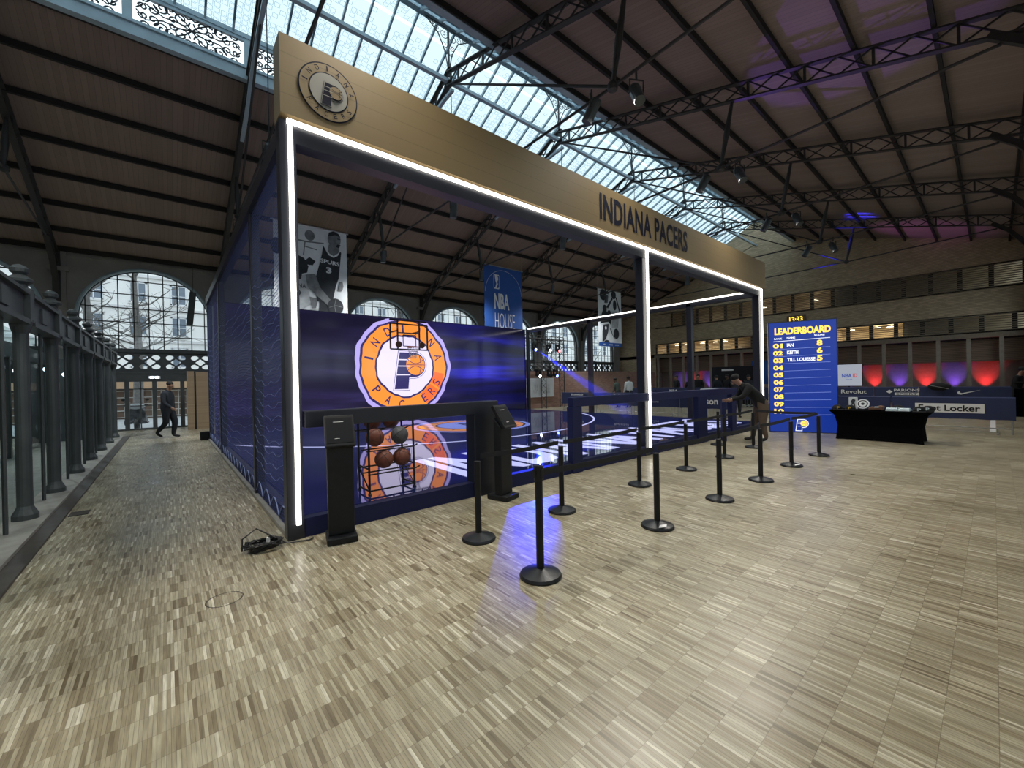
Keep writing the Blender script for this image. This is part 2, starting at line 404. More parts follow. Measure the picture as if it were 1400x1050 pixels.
def holes_mesh(outer, holes, t):
    """flat plate with holes: list of (u,v) loops -> verts, faces (thickness t along +w)"""
    cu = bpy.data.curves.new('plate_source', 'CURVE'); cu.dimensions = '2D'; cu.fill_mode = 'BOTH'; cu.extrude = t/2
    for loop in [outer]+holes:
        sp = cu.splines.new('POLY'); sp.points.add(len(loop)-1); sp.use_cyclic_u = True
        for p, (a, b) in zip(sp.points, loop): p.co = (a, b, 0, 1)
    o = bpy.data.objects.new('plate_source', cu); C.objects.link(o); bpy.context.view_layer.update()
    me = o.to_mesh(); V = [v.co.copy() for v in me.vertices]; F = [tuple(p.vertices) for p in me.polygons]
    o.to_mesh_clear(); bpy.data.objects.remove(o); bpy.data.curves.remove(cu)
    return V, F

def tag(o, label, cat, group=None, kind=None):
    o['label'] = label; o['category'] = cat
    if group: o['group'] = group
    if kind: o['kind'] = kind
    return o
def thing(name, label, cat, loc=(0, 0, 0), rz=0., group=None):
    o = bpy.data.objects.new(name, None); C.objects.link(o); o.empty_display_size = .1
    o.location = loc; o.rotation_euler = (0, 0, rz)
    return tag(o, label, cat, group)
def struct(o): o['kind'] = 'structure'; return o
def dup(o, parent=None):
    c = o.copy(); C.objects.link(c)
    if parent: c.parent = parent
    for ch in list(o.children): dup(ch, c)
    return c
def lab(o, t): o['label'] = t; return o

# ------------------------------------------------------------------ the hall
YF, YN = 22.0, -1.1              # far and near arcaded walls
XE, XW = 31.5, -10.0             # end walls
RZ, RY = 11.25, 10.6             # ridge
def zn(y): return 8.31 + .28*y   # near roof slope (underside)
def zf(y): return 11.25 - .39*(y-RY)
SK_N, SK_F = 8.4, 13.18          # skylight opening edges
AC0, ASP, AR = -.53, 4.85, 2.03  # arches
AZ, ASILL = 4.36, 3.2
ARCH = [AC0 + ASP*k for k in range(-1, 7)]
TR = [-3.0 + ASP*k for k in range(0, 7)]   # trusses stand over the piers

mb = MB(); mb.bx(XW, XE+1.2, YN-.3, YF+.35, -.12, 0)
o = struct(mb.build('floor', 'parquet'))

# court markings taped on the floor, beyond the barriers
mb = MB(); F_ = flat(0, 0, .003)
mb.bx(16.9, 22.6, -.02, .09, .001, .004); mb.bx(16.86, 16.91, .09, 16, .001, .004); mb.bx(22.6, 22.65, -.02, 16, .001, .004)
tag(mb.build('court_marking', 'line_white'), 'white taped court lines on the parquet behind the printed barriers', 'floor marking')

# roof
mb = MB()
mb.hexa([(XW, YN-.3, zn(YN-.3)), (XE, YN-.3, zn(YN-.3)), (XE, SK_N, zn(SK_N)), (XW, SK_N, zn(SK_N))],
        [(XW, YN-.3, zn(YN-.3)+.2), (XE, YN-.3, zn(YN-.3)+.2), (XE, SK_N, zn(SK_N)+.2), (XW, SK_N, zn(SK_N)+.2)])
mb.hexa([(XW, SK_F, zf(SK_F)), (XE, SK_F, zf(SK_F)), (XE, YF+.3, zf(YF+.3)), (XW, YF+.3, zf(YF+.3))],
        [(XW, SK_F, zf(SK_F)+.2), (XE, SK_F, zf(SK_F)+.2), (XE, YF+.3, zf(YF+.3)+.2), (XW, YF+.3, zf(YF+.3)+.2)])
struct(mb.build('ceiling', 'roof'))
mb = MB()
for y in [-.55, .69, 1.9, 3.11, 4.35, 5.6, 6.85, 8.3]:
    mb.bar((XW, y, zn(y)-.09), (XE, y, zn(y)-.09), .07, .16)
struct(mb.build('trim_1', 'purlin'))
mb = MB()
for y in [13.3, 14.5, 15.75, 17., 18.25, 19.5, 20.75, 21.8]:
    mb.bar((XW, y, zf(y)-.09), (XE, y, zf(y)-.09), .09, .16)
struct(mb.build('trim_2', 'purlin'))

# arcaded walls
def arcade(name, y0, y1, full_open_cols, z_top):
    mb = MB(); n = 24
    ins = y0   # inner face
    def strip(xa, za, xb, zb, zt):
        mb.quad((xa, y0, za), (xb, y0, zb), (xb, y0, zt), (xa, y0, zt)); mb.quad((xa, y1, za), (xa, y1, zt), (xb, y1, zt), (xb, y1, zb))
    edges = []
    for c in ARCH:
        prev = None
        for k in range(n+1):
            a = PI - PI*k/n; p = (c + AR*math.cos(a), AZ + AR*math.sin(a))
            if prev:
                strip(prev[0], prev[1], p[0], p[1], z_top)
                mb.quad((prev[0], y0, prev[1]), (prev[0], y1, prev[1]), (p[0], y1, p[1]), (p[0], y0, p[1]))
            prev = p
    xs = [XW] + sum([[c-AR, c+AR] for c in ARCH], []) + [XE]
    for a, b in zip(xs[0::2], xs[1::2]): mb.bx(a, b, min(y0, y1), max(y0, y1), 0, z_top)
    for i, c in enumerate(ARCH):
        if i not in full_open_cols: mb.bx(c-AR, c+AR, min(y0, y1), max(y0, y1), 0, 2.28)
    return struct(mb.build(name, 'plaster'))
arcade('wall_back', YF, YF+.4, (0, 1), zf(YF)+.12)
arcade('wall_front', YN, YN-.4, (), zn(YN)+.05)

# cornice mouldings and pilasters on the far wall
mb = MB()
for z in (6.62, 6.8): mb.bx(XW, XE, YF-.06, YF, z, z+.05)
for c in ARCH:
    x = c - ASP/2; mb.bx(x-.18, x+.18, YF-.12, YF, 0, 6.9); mb.bx(x-.28, x+.28, YF-.22, YF, 6.0, 6.15)
struct(mb.build('trim_3', 'plaster'))
mb = MB()
for c in ARCH:
    pts = [(c + (AR+.0)*math.cos(PI*k/24), YF-.03, AZ + AR*math.sin(PI*k/24)) for k in range(25)]
    mb.tube(pts, .06, 6)
struct(mb.build('trim_4', 'iron_daylit'))

# arched windows
def arch_window(i, c, y, simple=False):
    mb = MB(); w = .035
    fr = [(c+AR-.03, y, ASILL)] + [(c + (AR-.03)*math.cos(PI*k/24), y, AZ + (AR-.03)*math.sin(PI*k/24)) for k in range(25)] + [(c-AR+.03, y, ASILL)]
    for a, b in zip(fr, fr[1:]): mb.bar(a, b, .07, .06, up=(0, 1, 0))
    mb.bar((c-AR, y, ASILL), (c+AR, y, ASILL), .1, .1)
    o = struct(mb.build('window_%d' % i, 'ironblue'))
    mb = MB()
    for k in range(-4, 5):
        x = k*.45
        if abs(x) < AR-.02: mb.bar((c+x, y, ASILL), (c+x, y, AZ + math.sqrt(AR*AR-x*x)), w, w)
    z = ASILL + .55
    while z < AZ+AR-.1:
        h = AR if z < AZ else math.sqrt(max(.01, AR*AR-(z-AZ)**2)); mb.bar((c-h, y, z), (c+h, y, z), w, w); z += .55
    mb.build('glazing_bars', 'iron', o)
    mb = MB(); pts = [(c+AR-.03, y+.02, ASILL)] + [(c + (AR-.03)*math.cos(PI*k/20), y+.02, AZ + (AR-.03)*math.sin(PI*k/20)) for k in range(21)] + [(c-AR+.03, y+.02, ASILL)]
    mb.face([mb.bm.verts.new(p) for p in pts]); mb.build('pane', 'glass', o)
for i, c in enumerate(ARCH): arch_window(i+1, c, YF+.15)
for i, c in enumerate(ARCH): arch_window(i+len(ARCH)+1, c, YN-.2)

# cast-iron frieze with openwork between the piers
def frieze_plate(w, h, nx):
    holes = []; pw = w/nx
    for k in range(nx):
        cx = (k+.5)*pw; cy = h/2
        d = .15; holes.append([(cx-.17, cy), (cx, cy-.15), (cx+.17, cy), (cx, cy+.15)])
        for sx in (-1, 1):
            for sy in (-1, 1):
                ex, ey = cx + sx*.185, cy + sy*.185
                pts = [(ex + .135*math.cos(t), ey + .10*math.sin(t)) for t in [2*PI*q/16 for q in range(16)]]
                # keep clear of the diamond bars
                pts = [p for p in pts if abs(p[0]-cx)/.17 + abs(p[1]-cy)/.15 > 1.42]
                if len(pts) > 3: holes.append(pts)
    return holes_mesh([(0, 0), (w, 0), (w, h), (0, h)], holes, .06)
FV, FF = frieze_plate(4.06, .78, 5)
for i, c in enumerate(ARCH):
    mb = MB(); vs = [mb.bm.verts.new((c-AR+v.x, YF+.1+v.z, 2.33+v.y)) for v in FV]
    for f in FF: mb.face([vs[q] for q in f])
    mb.bx(c-AR, c+AR, YF-.02, YF+.2, 3.1, 3.2); mb.bx(c-AR, c+AR, YF-.02, YF+.2, 2.24, 2.34); mb.bx(c-AR, c+AR, YF, YF+.14, 1.93, 2.24)
    struct(mb.build('trim_%d' % (10+i), 'ironblue'))

# glazed street doors under the two left arches
for i, c in enumerate(ARCH[:2]):
    mb = MB()
    for x in (-2.0, -1.45, -.7, .12, 1.0, 1.55, 2.0): mb.bx(c+x-.07, c+x+.07, YF+.02, YF+.14, 0, 1.95)
    for x in (-1.1, -.3, .55): mb.bx(c+x-.02, c+x+.02, YF+.05, YF+.1, .05, 1.93)
    mb.bx(c-AR, c+AR, YF+.03, YF+.12, 0, .07); mb.bx(c-AR, c+AR, YF+.05, YF+.1, 1.62, 1.66); mb.bx(c-AR, c+AR, YF+.05, YF+.1, .95, .98)
    o = struct(mb.build('door_%d' % (i+1), 'ironblue'))
    mb = MB(); mb.quad((c-AR, YF+.08, .05), (c+AR, YF+.08, .05), (c+AR, YF+.08, 1.95), (c-AR, YF+.08, 1.95)); mb.build('pane', 'glass', o)
    mb = MB()
    for x in (-.62, .2): mb.bar((c+x, YF-.03, .85), (c+x, YF-.03, 1.15), .03)
    mb.build('door_handle', 'steel', o)
t = thing('exit_lamp', 'pair of small lit emergency lamps above the glazed street doors', 'lamp', (-.4, YF-.06, 2.1))
mb = MB(); mb.box((0, 0, 0), (.36, .06, .1)); mb.build('housing', 'whiteboard', t)
mb = MB(); mb.ell((-.08, -.04, 0), .06, .03, .04); mb.ell((.08, -.04, 0), .06, .03, .04); mb.build('bulb', 'lens_white', t)

# west end wall (left, beyond the enclosure)
mb = MB(); mb.bx(XW-.3, XW, YN-.3, YF+.3, 0, 12.6); struct(mb.build('wall_left', 'plaster'))

# east end wall: brick with two glazed, louvred bands above a timber colonnade
B1 = (5.85, 7.03); B2 = (3.66, 4.55)
mb = MB()
def wallx(y0, y1, z0, z1): mb.bx(XE, XE+.3, y0, y1, z0, z1)
wallx(YN, YF, B2[1], B1[0]); wallx(YN, YF, 3.4, B2[0])
wallx(17.0, YF, B1[0], B1[1]); wallx(18.4, YF, 0, B2[1])
mb.hexa([(XE, YN, B1[1]), (XE, YF, B1[1]), (XE, YF, zf(YF)), (XE, SK_F, zf(SK_F)+.9), (XE, RY, 12.5), (XE, SK_N, zn(SK_N)+1), (XE, YN, zn(YN))],
        [(XE+.3, YN, B1[1]), (XE+.3, YF, B1[1]), (XE+.3, YF, zf(YF)), (XE+.3, SK_F, zf(SK_F)+.9), (XE+.3, RY, 12.5), (XE+.3, SK_N, zn(SK_N)+1), (XE+.3, YN, zn(YN))])
struct(mb.build('wall_right', 'brick'))
mb = MB(); mb.bx(XE-.12, XE+.1, YN, 18.5, 3.38, 3.62); struct(mb.build('trim_20', 'slat'))
# recess behind the colonnade
mb = MB(); mb.bx(XE+1.0, XE+1.2, YN, 18.5, 0, 3.4); mb.bx(XE+.3, XE+1.0, 18.4, 18.5, 0, 3.4); mb.bx(XE+.1, XE+1.2, YN-.15, YN, 0, 3.4); struct(mb.build('wall_recess', 'whitewall'))
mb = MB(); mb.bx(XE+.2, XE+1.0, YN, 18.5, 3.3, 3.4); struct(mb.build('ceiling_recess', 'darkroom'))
mb = MB()
mb.bx(XE+.42, XE+.5, YN, 18.5, 2.2, 3.3); struct(mb.build('trim_21', lines_mat('tan_slatted_board', (.26, .18, .125), 2, .09, .5, .2, .8, .15)))
COLY = [6.25-.0 - 1.085*k + 1.085*11 for k in range(0, 19)]
t = thing('colonnade', 'row of pale square timber posts under the louvred brick wall', 'colonnade', (XE, 8, 0))
for y in COLY:
    if y < YN+.2: continue
    mb = MB(); mb.bx(-.06, .1, y-8-.075, y-8+.075, 0, 3.38); mb.build('post', 'colwood', t)

def band(i, z0, z1, lit, labs):
    """one storey of windows: room behind, panes, mullions, horizontal louvres"""
    h = z1-z0
    mb = MB()
    mb.quad((XE+2.2, YN, z0-.2), (XE+2.2, YN, z1+.2), (XE+2.2, 18.4, z1+.2), (XE+2.2, 18.4, z0-.2))
    mb.quad((XE+.3, YN, z0), (XE+2.2, YN, z0), (XE+2.2, 18.4, z0), (XE+.3, 18.4, z0))
    mb.quad((XE+.3, YN, z1), (XE+.3, 18.4, z1), (XE+2.2, 18.4, z1), (XE+2.2, YN, z1))
    for y in (lit[0], lit[1], 18.4): mb.quad((XE+.3, y, z0), (XE+2.2, y, z0), (XE+2.2, y, z1), (XE+.3, y, z1))
    struct(mb.build('wall_upper_room_%d' % i, 'cream'))
    mb = MB()
    y = 18.4 if i == 2 else 17.0
    k = 0
    while y > YN:
        mb.bx(XE+.02, XE+.14, y-.09, y+.09, z0, z1); y -= 1.06
    mb.bx(XE, XE+.2, YN, 18.4, z0-.03, z0+.05); mb.bx(XE, XE+.2, YN, 18.4, z1-.04, z1+.02)
    o = struct(mb.build('window_%d' % (30+i), 'darkroom'))
    mb = MB(); mb.quad((XE+.16, YN, z0), (XE+.16, 18.4, z0), (XE+.16, 18.4, z1), (XE+.16, YN, z1)); mb.build('pane', 'bandglass', o)
    mb = MB(); n = int(h/.1)
    for k in range(n):
        z = z0 + h*(k+.5)/n; mb.bx(XE-.06, XE+.02, YN, 18.4 if i == 2 else 17, z-.02, z+.02)
    lo = mb.build('louvre', 'slat', o); lo['kind'] = 'stuff'
M['bandglass'] = glass_mat('dark_room_glass', (.8, .8, .8), .22)
band(1, B1[0], B1[1], (6.3, 17.0), None)
band(2, B2[0], B2[1], (3.3, 6.35), None)
# ceiling lamps in the lit rooms
def lampd(x, y, z, lb):
    mb = MB(); mb.lathe([(.0, 0), (.16, 0), (.18, .05), (.05, .09), (0, .09)], (x, y, z), 14); return tag(mb.build('ceiling_lamp', 'lamp'), lb, 'lamp', 'lit lamps in the upper rooms')
for n_, (y, z) in enumerate([(5.7, 4.38), (4.5, 4.42), (3.9, 4.36)]):
    lampd(XE+1.0, y, z, 'round lit lamp in the lower window row beside the leaderboard, %s pane' % ['first', 'second', 'third'][n_])
for n_, y in enumerate([17.0, 16.2, 14.9, 13.9, 13.2]):
    lampd(XE+1.0, y, 4.36, 'round lit lamp seen through the cage in the lower window row, %s from the corner' % ['first', 'second', 'third', 'fourth', 'fifth'][n_])
for n_, y in enumerate([7.5, 10.5]):
    lampd(XE+1.0, y, 6.55, ['small lit lamp behind the upper louvres above the leaderboard', 'small lit lamp behind the upper louvres above the cage corner'][n_])

# near/far roof trusses ------------------------------------------------
def lattice(mb, x, ya, za, yb, zb, dep=.42):
    L_ = math.hypot(yb-ya, zb-za); n = max(2, int(L_/.62)); dy, dz = (yb-ya)/n, (zb-za)/n
    a, b = Vector((x, ya, za)), Vector((x, yb, zb)); dn = Vector((0, 0, -dep))
    mb.bar(a, b, .14, .035); mb.bar(a+dn, b+dn, .14, .035)
    for k in range(n):
        p = Vector((x, ya+dy*k, za+dz*k)); q = Vector((x, ya+dy*(k+1), za+dz*(k+1)))
        if k % 2 == 0: mb.bar(p, p+dn, .05, .05, up=(0, 1, 0))
        mb.bar(p, q+dn, .03, .03); mb.bar(p+dn, q, .03, .03)
ordn = ['first', 'second', 'third', 'fourth', 'fifth', 'sixth', 'seventh']
for i, x in enumerate(TR):
    t = thing('roof_truss', 'dark lattice iron roof truss, %s of the row counted from the left street end' % ordn[i], 'roof truss', (x, RY, 8), 0, 'iron roof trusses')
    def P_(y, z): return (0, y-RY, z-8)
    yb = YN+.25
    mb = MB(); lattice(mb, 0, yb-RY, zn(yb)-.2-8, RY-RY+.1, zn(RY+.1)-.2-8); mb.build('rafter', 'iron', t)
    mb = MB(); lattice(mb, 0, -.1, zf(RY-.1)-.12-8, YF-.05-RY, zf(YF-.05)-.2-8); mb.build('rafter', 'iron', t)
    # node brackets on the near pier
    mb = MB()
    pts = [P_(YN+.1, 6.5), P_(-.75, 6.9), P_(-.45, 7.35), P_(.0, 7.75)]
    for a, b in zip(pts, pts[1:]): mb.bar(a, b, .12, .14)
    mb.bar(P_(YN+.05, 6.2), P_(YN+.05, 8.0), .26, .26); mb.build('bracket', 'iron', t)
    mb = MB()
    pts = [P_(YF-.05, 5.1), P_(YF-.35, 5.7), P_(YF-.9, 6.3), P_(YF-1.7, zf(YF-1.7)-.6)]
    for a, b in zip(pts, pts[1:]): mb.bar(a, b, .14, .14)
    mb.bar(P_(YF-.1, 4.9), P_(YF-.1, 6.9), .2, .2); mb.build('bracket', 'iron', t)
    nN, nF = P_(4.72, 7.3), P_(15.75, 7.15)
    for (y0, z0, nd) in ((4.4, zn(4.4)-.6, nN), (16.05, zf(16.05)-.6, nF)):
        mb = MB(); a, b = Vector(P_(y0, z0)), Vector(nd); mid = (a+b)/2
        mb.tube([a, mid, b], [.04, .075, .035], 8); mb.lathe([(0, -.1), (.09, -.07), (.11, 0), (.09, .07), (0, .1)], b, 10); mb.build('strut', 'iron', t)
    mb = MB()
    for a, b in ((nN, P_(-.15, 7.5)), (nN, P_(10.3, zn(10.3)-.65)), (nF, P_(YF-.6, 6.75)), (nF, P_(10.9, zf(10.9)-.6)), (nN, nF)):
        mb.tube([a, b], .03, 6)
    mid = P_(10.5, 7.22); mb.tube([mid, P_(10.5, 10.6)], .012, 5); mb.build('tie_rod', 'iron', t)
    # arched knee under the skylight edge
    mb = MB()
    pts = [P_(14.6, zf(14.6)-.62), P_(13.3, 9.45), P_(12.4, 9.95), P_(11.6, 10.25), P_(10.9, 10.38), P_(10.4, 10.42)]
    for a, b in zip(pts, pts[1:]): mb.bar(a, b, .1, .08)
    mb.build('knee', 'iron_daylit', t)

# skylight lantern ------------------------------------------------------
X0, X1 = XW, XE
ZC0, ZC1 = zf(SK_F), zf(SK_F)+.98    # openwork clerestory
RZL = 12.45
mb = MB()
for y, z in ((SK_F, ZC0), (SK_N, zn(SK_N))): mb.bx(X0, X1, y-.09, y+.09, z-.22, z+.06); mb.bx(X0, X1, y-.14, y+.14, z+.06, z+.12)
for y in (SK_F, SK_N): mb.bx(X0, X1, y-.07, y+.07, ZC1-.06, ZC1+.06)
mb.bx(X0, X1, RY-.09, RY+.09, RZL-.06, RZL+.05); mb.bx(X0, X1, RY-.3, RY-.24, RZL-.12, RZL-.04)
mb.bx(X0, X1, RY-.06, RY+.06, RZ-.52, RZ-.42)      # ridge beam joining the truss heads
struct(mb.build('trim_5', 'iron_daylit'))
mb = MB(); x = X0
while x < X1:
    mb.bar((x, SK_F, ZC1), (x, RY, RZL), .05, .09); mb.bar((x, RY, RZL), (x, SK_N, ZC1+.0), .05, .09); x += ASP/8
struct(mb.build('trim_6', 'iron_daylit'))
mb = MB(); mb.quad((0, 0, 0), (X1-X0, 0, 0), (X1-X0, SK_F-RY, 0), (0, SK_F-RY, 0))
o = struct(mb.build('window_40', 'frit'))
ang = math.atan2(RZL-ZC1, SK_F-RY)
o.matrix_world = Matrix(((1, 0, 0, X0), (0, -math.cos(ang), 0, SK_F), (0, math.sin(ang), 1, ZC1+.03), (0, 0, 0, 1)))
mb = MB(); mb.quad((0, 0, 0), (X1-X0, 0, 0), (X1-X0, RY-SK_N, 0), (0, RY-SK_N, 0))
o = struct(mb.build('window_41', 'frit')); an2 = math.atan2(RZL-ZC1, RY-SK_N)
o.matrix_world = Matrix(((1, 0, 0, X0), (0, math.cos(an2), 0, SK_N), (0, math.sin(an2), 1, ZC1+.03), (0, 0, 0, 1)))
mb = MB(); mb.bx(X0, X1, SK_N-.03, SK_N+.03, zn(SK_N), ZC1); struct(mb.build('trim_7', 'iron_daylit'))

# scroll panels of the clerestory, two to a bay
def spiral(cx, cz, r, a0, turns, sgn=1, n=22):
    return [(cx + r*(1-.82*k/n)*math.cos(a0+sgn*turns*2*PI*k/n), 0, cz + r*(1-.82*k/n)*math.sin(a0+sgn*turns*2*PI*k/n)) for k in range(n+1)]
def scroll_panel(w, h):
    mb = MB(); r = .019
    def T(pts): mb.tube(pts, r, 4, False)
    for fx in (-1, 1):
        for fz in (-1, 1):
            m = lambda pts: [(p[0]*fx, p[1], p[2]*fz) for p in pts]
            T(m(spiral(.22*w/1.2, .2, .17, PI, 1.3))); T(m(spiral(.62*w/1.2, .26, .15, 0, 1.3, -1))); T(m(spiral(.80*w/1.2, .12, .12, PI/2, 1.2)))
            T(m(spiral(.45*w/1.2, .30, .12, -PI/2, 1.1))); T(m(spiral(.98*w/1.2, .33, .10, PI, 1.1))); T(m(spiral(.06*w/1.2, .34, .09, 0, 1., -1))); T(m(spiral(1.0*w/1.2, .1, .09, 0, 1.2))); T(m(spiral(.40*w/1.2, .08, .09, PI, 1.2, -1))); T(m(spiral(.25*w/1.2, .36, .06, 0, 1.)))
            T(m([(0, 0, 0), (.3*w/1.2, 0, .07), (.6*w/1.2, 0, .05), (.95*w/1.2, 0, .2), (w*.94, 0, .02)])); T(m([(0, 0, 0), (.12*w, 0, .16), (.3*w, 0, .3), (.5*w, 0, h/2)]))
    return mb
px = scroll_panel(1.12, .82); proto = px.build('scrollwork', 'scroll')
C.objects.unlink(proto)
fi = 0
for i, x in enumerate([TR[0]-ASP] + TR):
    for q in (.25, .75):
        fi += 1
        mb = MB(); cx = x + ASP*q; w = ASP/4
        mb.bx(cx-w, cx-w+.09, SK_F-.05, SK_F+.05, ZC0+.1, ZC1); mb.bx(cx+w-.09, cx+w, SK_F-.05, SK_F+.05, ZC0+.1, ZC1)
        mb.bx(cx-w, cx+w, SK_F-.04, SK_F+.04, ZC0+.1, ZC0+.2); mb.bx(cx-w, cx+w, SK_F-.04, SK_F+.04, ZC1-.14, ZC1-.05)
        o = struct(mb.build('trim_%d' % (50+fi), 'iron_daylit'))
        s = proto.copy(); C.objects.link(s); s.parent = o; s.location = (cx, SK_F, (ZC0+ZC1)/2+.03)
# king posts with lacy brackets between the truss heads and the lantern ridge
mb = MB(); r = .014
mb.tube([(0, 0, 0), (0, 0, 1.5)], .035, 6)
for sx in (-1, 1):
    m = lambda pts: [(p[0]*sx, p[1], p[2]) for p in pts]
    mb.tube(m([(.03, 0, .25), (.12, 0, .7), (.35, 0, 1.15), (.75, 0, 1.42)]), .018, 5, False)
    mb.tube(m([(.03, 0, 1.44), (.78, 0, 1.44)]), .018, 5, False)
    for (a, b, rr) in ((.16, 1.22, .14), (.38, 1.28, .11), (.14, .92, .1), (.1, .7, .06), (.55, 1.36, .06)): mb.tube(m(spiral(a, b, rr, PI, 1.3)), .011, 4, False)
kp = mb.build('king_post', 'scroll'); C.objects.unlink(kp)
for i, x in enumerate(TR):
    k = kp.copy(); C.objects.link(k); k.location = (x, RY, RZL-1.52)
    tag(k, 'lacy iron king post over the %s roof truss from the street end' % ordn[i], 'roof ironwork', 'scrolled king posts')

# floodlights on the truss nodes
def floodlight(x, y, z, rz, tilt, lb, g):
    t = thing('floodlight', lb, 'lamp', (x, y, z), rz, g)
    mb = MB(); mb.lathe([(.0, -.24), (.105, -.24), (.11, .16), (.09, .22), (0, .22)], (0, 0, 0), 14, Euler((tilt, 0, 0)).to_matrix()); mb.build('housing', 'ironblue', t)
    mb = MB(); mb.tube([(-.14, 0, 0), (-.14, 0, .26), (.14, 0, .26), (.14, 0, 0)], .016, 5); mb.tube([(0, 0, .26), (0, .0, .42)], .02, 5); mb.build('bracket', 'iron', t)
for i, x in enumerate(TR[1:6]):
    for s_, dy in ((0, -.42), (1, .42)):
        floodlight(x + (-.12 if s_ else .16), 4.72+dy, 7.0, .5*(1 if s_ else -1), .5 if s_ else -.5,
                   'dark can floodlight on the near strut foot of the %s truss, %s side' % (ordn[i+1], 'skylight' if s_ else 'wall'), 'floodlights on the roof nodes')
    floodlight(x, 15.75, 6.75, .2, .1, 'small can floodlight on the far strut foot of the %s truss' % ordn[i+1], 'floodlights on the roof nodes')
    floodlight(x, 10.5, 6.85, .2, .1, 'small can floodlight hanging mid-span from the %s truss' % ordn[i+1], 'floodlights on the roof nodes')

# hanging column loudspeaker by the left arch
t = thing('column_loudspeaker', 'slim grey column loudspeaker hanging before the left arched window', 'loudspeaker', (.8, 21.4, 4.9))
mb = MB(); mb.box((0, 0, 0), (.22, .2, 1.4), ry=.1); mb.build('cabinet', 'ironblue', t, bevel=.02)
mb = MB(); mb.tube([(.07, 0, .7), (.07, 0, 2.5)], .008, 5); mb.build('hanger', 'iron', t)

# ------------------------------------------------------------------ outside
mb = MB(); mb.bx(-60, 90, YF+.4, 90, -.35, -.15); mb.bx(-60, 90, -60, YN-.4, -.35, -.15); struct(mb.build('ground', 'street'))
t = thing('apartment_building', 'pale limestone apartment building across the street, seen through the arched windows', 'building', (0, 46, 0))
mb = MB(); mb.bx(-40, 80, 0, 8, -.2, 15); mb.build('wall', 'facade', t)
mb = MB()
for z in (2.7, 5.6, 8.35, 11.0, 13.8): mb.bx(-40, 80, -.18, 0, z, z+.22)
mb.build('string_course', 'facade2', t)
k = 0
for z in (4.3, 7.0, 9.75, 12.4):
    for q in range(-9, 26):
        x = -1.75 + 2.62*q
        if abs(x-20) > 45 : continue
        mb = MB()
        for a, b, c_, d in ((-.55, -.45, -.85, .85), (.45, .55, -.85, .85), (-.55, .55, -.85, -.75), (-.55, .55, .75, .85), (-.03, .03, -.85, .85), (-.5, .5, -.1, -.05)):
            mb.bx(x+a, x+b, -.06, .02, z+c_, z+d)
        mb.mi = 1; mb.quad((x-.5, -.02, z-.8), (x+.5, -.02, z-.8), (x+.5, -.02, z+.8), (x-.5, -.02, z+.8))
        mb.mi = 2; mb.bx(x-.62, x+.62, -.14, 0, z-.98, z-.86); mb.bx(x-.62, x+.62, -.1, 0, z+.86, z+1.0)
        k += 1
        if k <= 100: mb.build('window', ['winwhite', 'winblue', 'facade2'], t)
        else: mb.bm.free()
t = thing('shopfront', 'low brown shopfront with white lattice panes and orange awning across the street', 'shop', (-2, 34, 0))
mb = MB(); mb.bx(-14, 14, 0, 3, -.2, 2.05); mb.build('wall', 'shopbrown', t)
mb = MB(); mb.bx(-14, 14, -.5, 0, 1.65, 2.15); mb.build('awning', 'awning', t)
mb = MB(); mb.bx(-14, 14, -.3, 0, 2.15, 2.6); mb.build('canopy_edge', 'winwhite', t)
mb = MB()
for q in range(-32, 33): mb.bx(q*.42-.02, q*.42+.02, -.06, 0, -.1, 1.6)
for z in (-.05, .35, .75, 1.15, 1.55): mb.bx(-14, 14, -.06, 0, z-.02, z+.02)
mb.build('lattice', 'lattice_white', t)
def tree(x, y, h, lb, seed):
    rnd = random.Random(seed); t = thing('bare_tree', lb, 'tree', (x, y, -.2), 0, 'bare street trees')
    mb = MB(); tops = [Vector((0, 0, 0)), Vector((.1, 0, h*.35)), Vector((-.05, .1, h*.7)), Vector((.1, 0, h))]
    mb.tube(tops, [.24, .19, .12, .03], 8); mb.build('trunk', 'bark', t)
    mb = MB()
    for k in range(26):
        f = .28 + .7*rnd.random(); b = Vector((.05, 0, h*f)); a = rnd.random()*2*PI; l = h*.32*(1.1-f*.6)
        d = Vector((math.cos(a), math.sin(a)*.6, .35+.5*rnd.random())); pts = [b]
        for q in range(4): d = (d + Vector((rnd.uniform(-.4, .4), rnd.uniform(-.3, .3), rnd.uniform(-.15, .3)))).normalized(); pts.append(pts[-1] + d*l/4)
        mb.tube(pts, [.05, .04, .028, .018, .008], 5)
        for q in (1, 2, 3):
            for w_ in range(2):
                e = Vector((rnd.uniform(-1, 1), rnd.uniform(-1, 1), rnd.uniform(-.2, .9))).normalized()
                m1 = pts[q] + e*l*.2; mb.tube([pts[q], m1, m1 + (e+Vector((rnd.uniform(-.5, .5), 0, rnd.uniform(-.3, .5))))*l*.18], [.018, .012, .005], 4)
    mb.build('branches', 'bark', t)
for q, (x, y, h, lb) in enumerate([(-2.9, 28, 10, 'bare grey street tree seen at the left of the first full arch'), (-1.3, 31, 11, 'bare grey street tree seen near the middle of the first full arch'),
        (-8.5, 28, 10, 'bare street tree behind the left enclosure'), (12.6, 27, 10, 'bare street tree behind the arch right of the circular emblem'), (8.5, 31, 10, 'bare street tree behind the arch above the circular emblem'),
        (27, 27, 10, 'bare street tree behind the arch beside the stage lights'), (34.5, 28, 10, 'bare street tree behind the arch beside the hanging poster of leaping players')]):
    tree(x, y, h, lb, q+3)
t = thing('covered_scooter', 'motor scooter under a grey tarpaulin outside the glazed doors', 'scooter', (-1.05, 24.2, -.15))
mb = MB(); rj = random.Random(9)
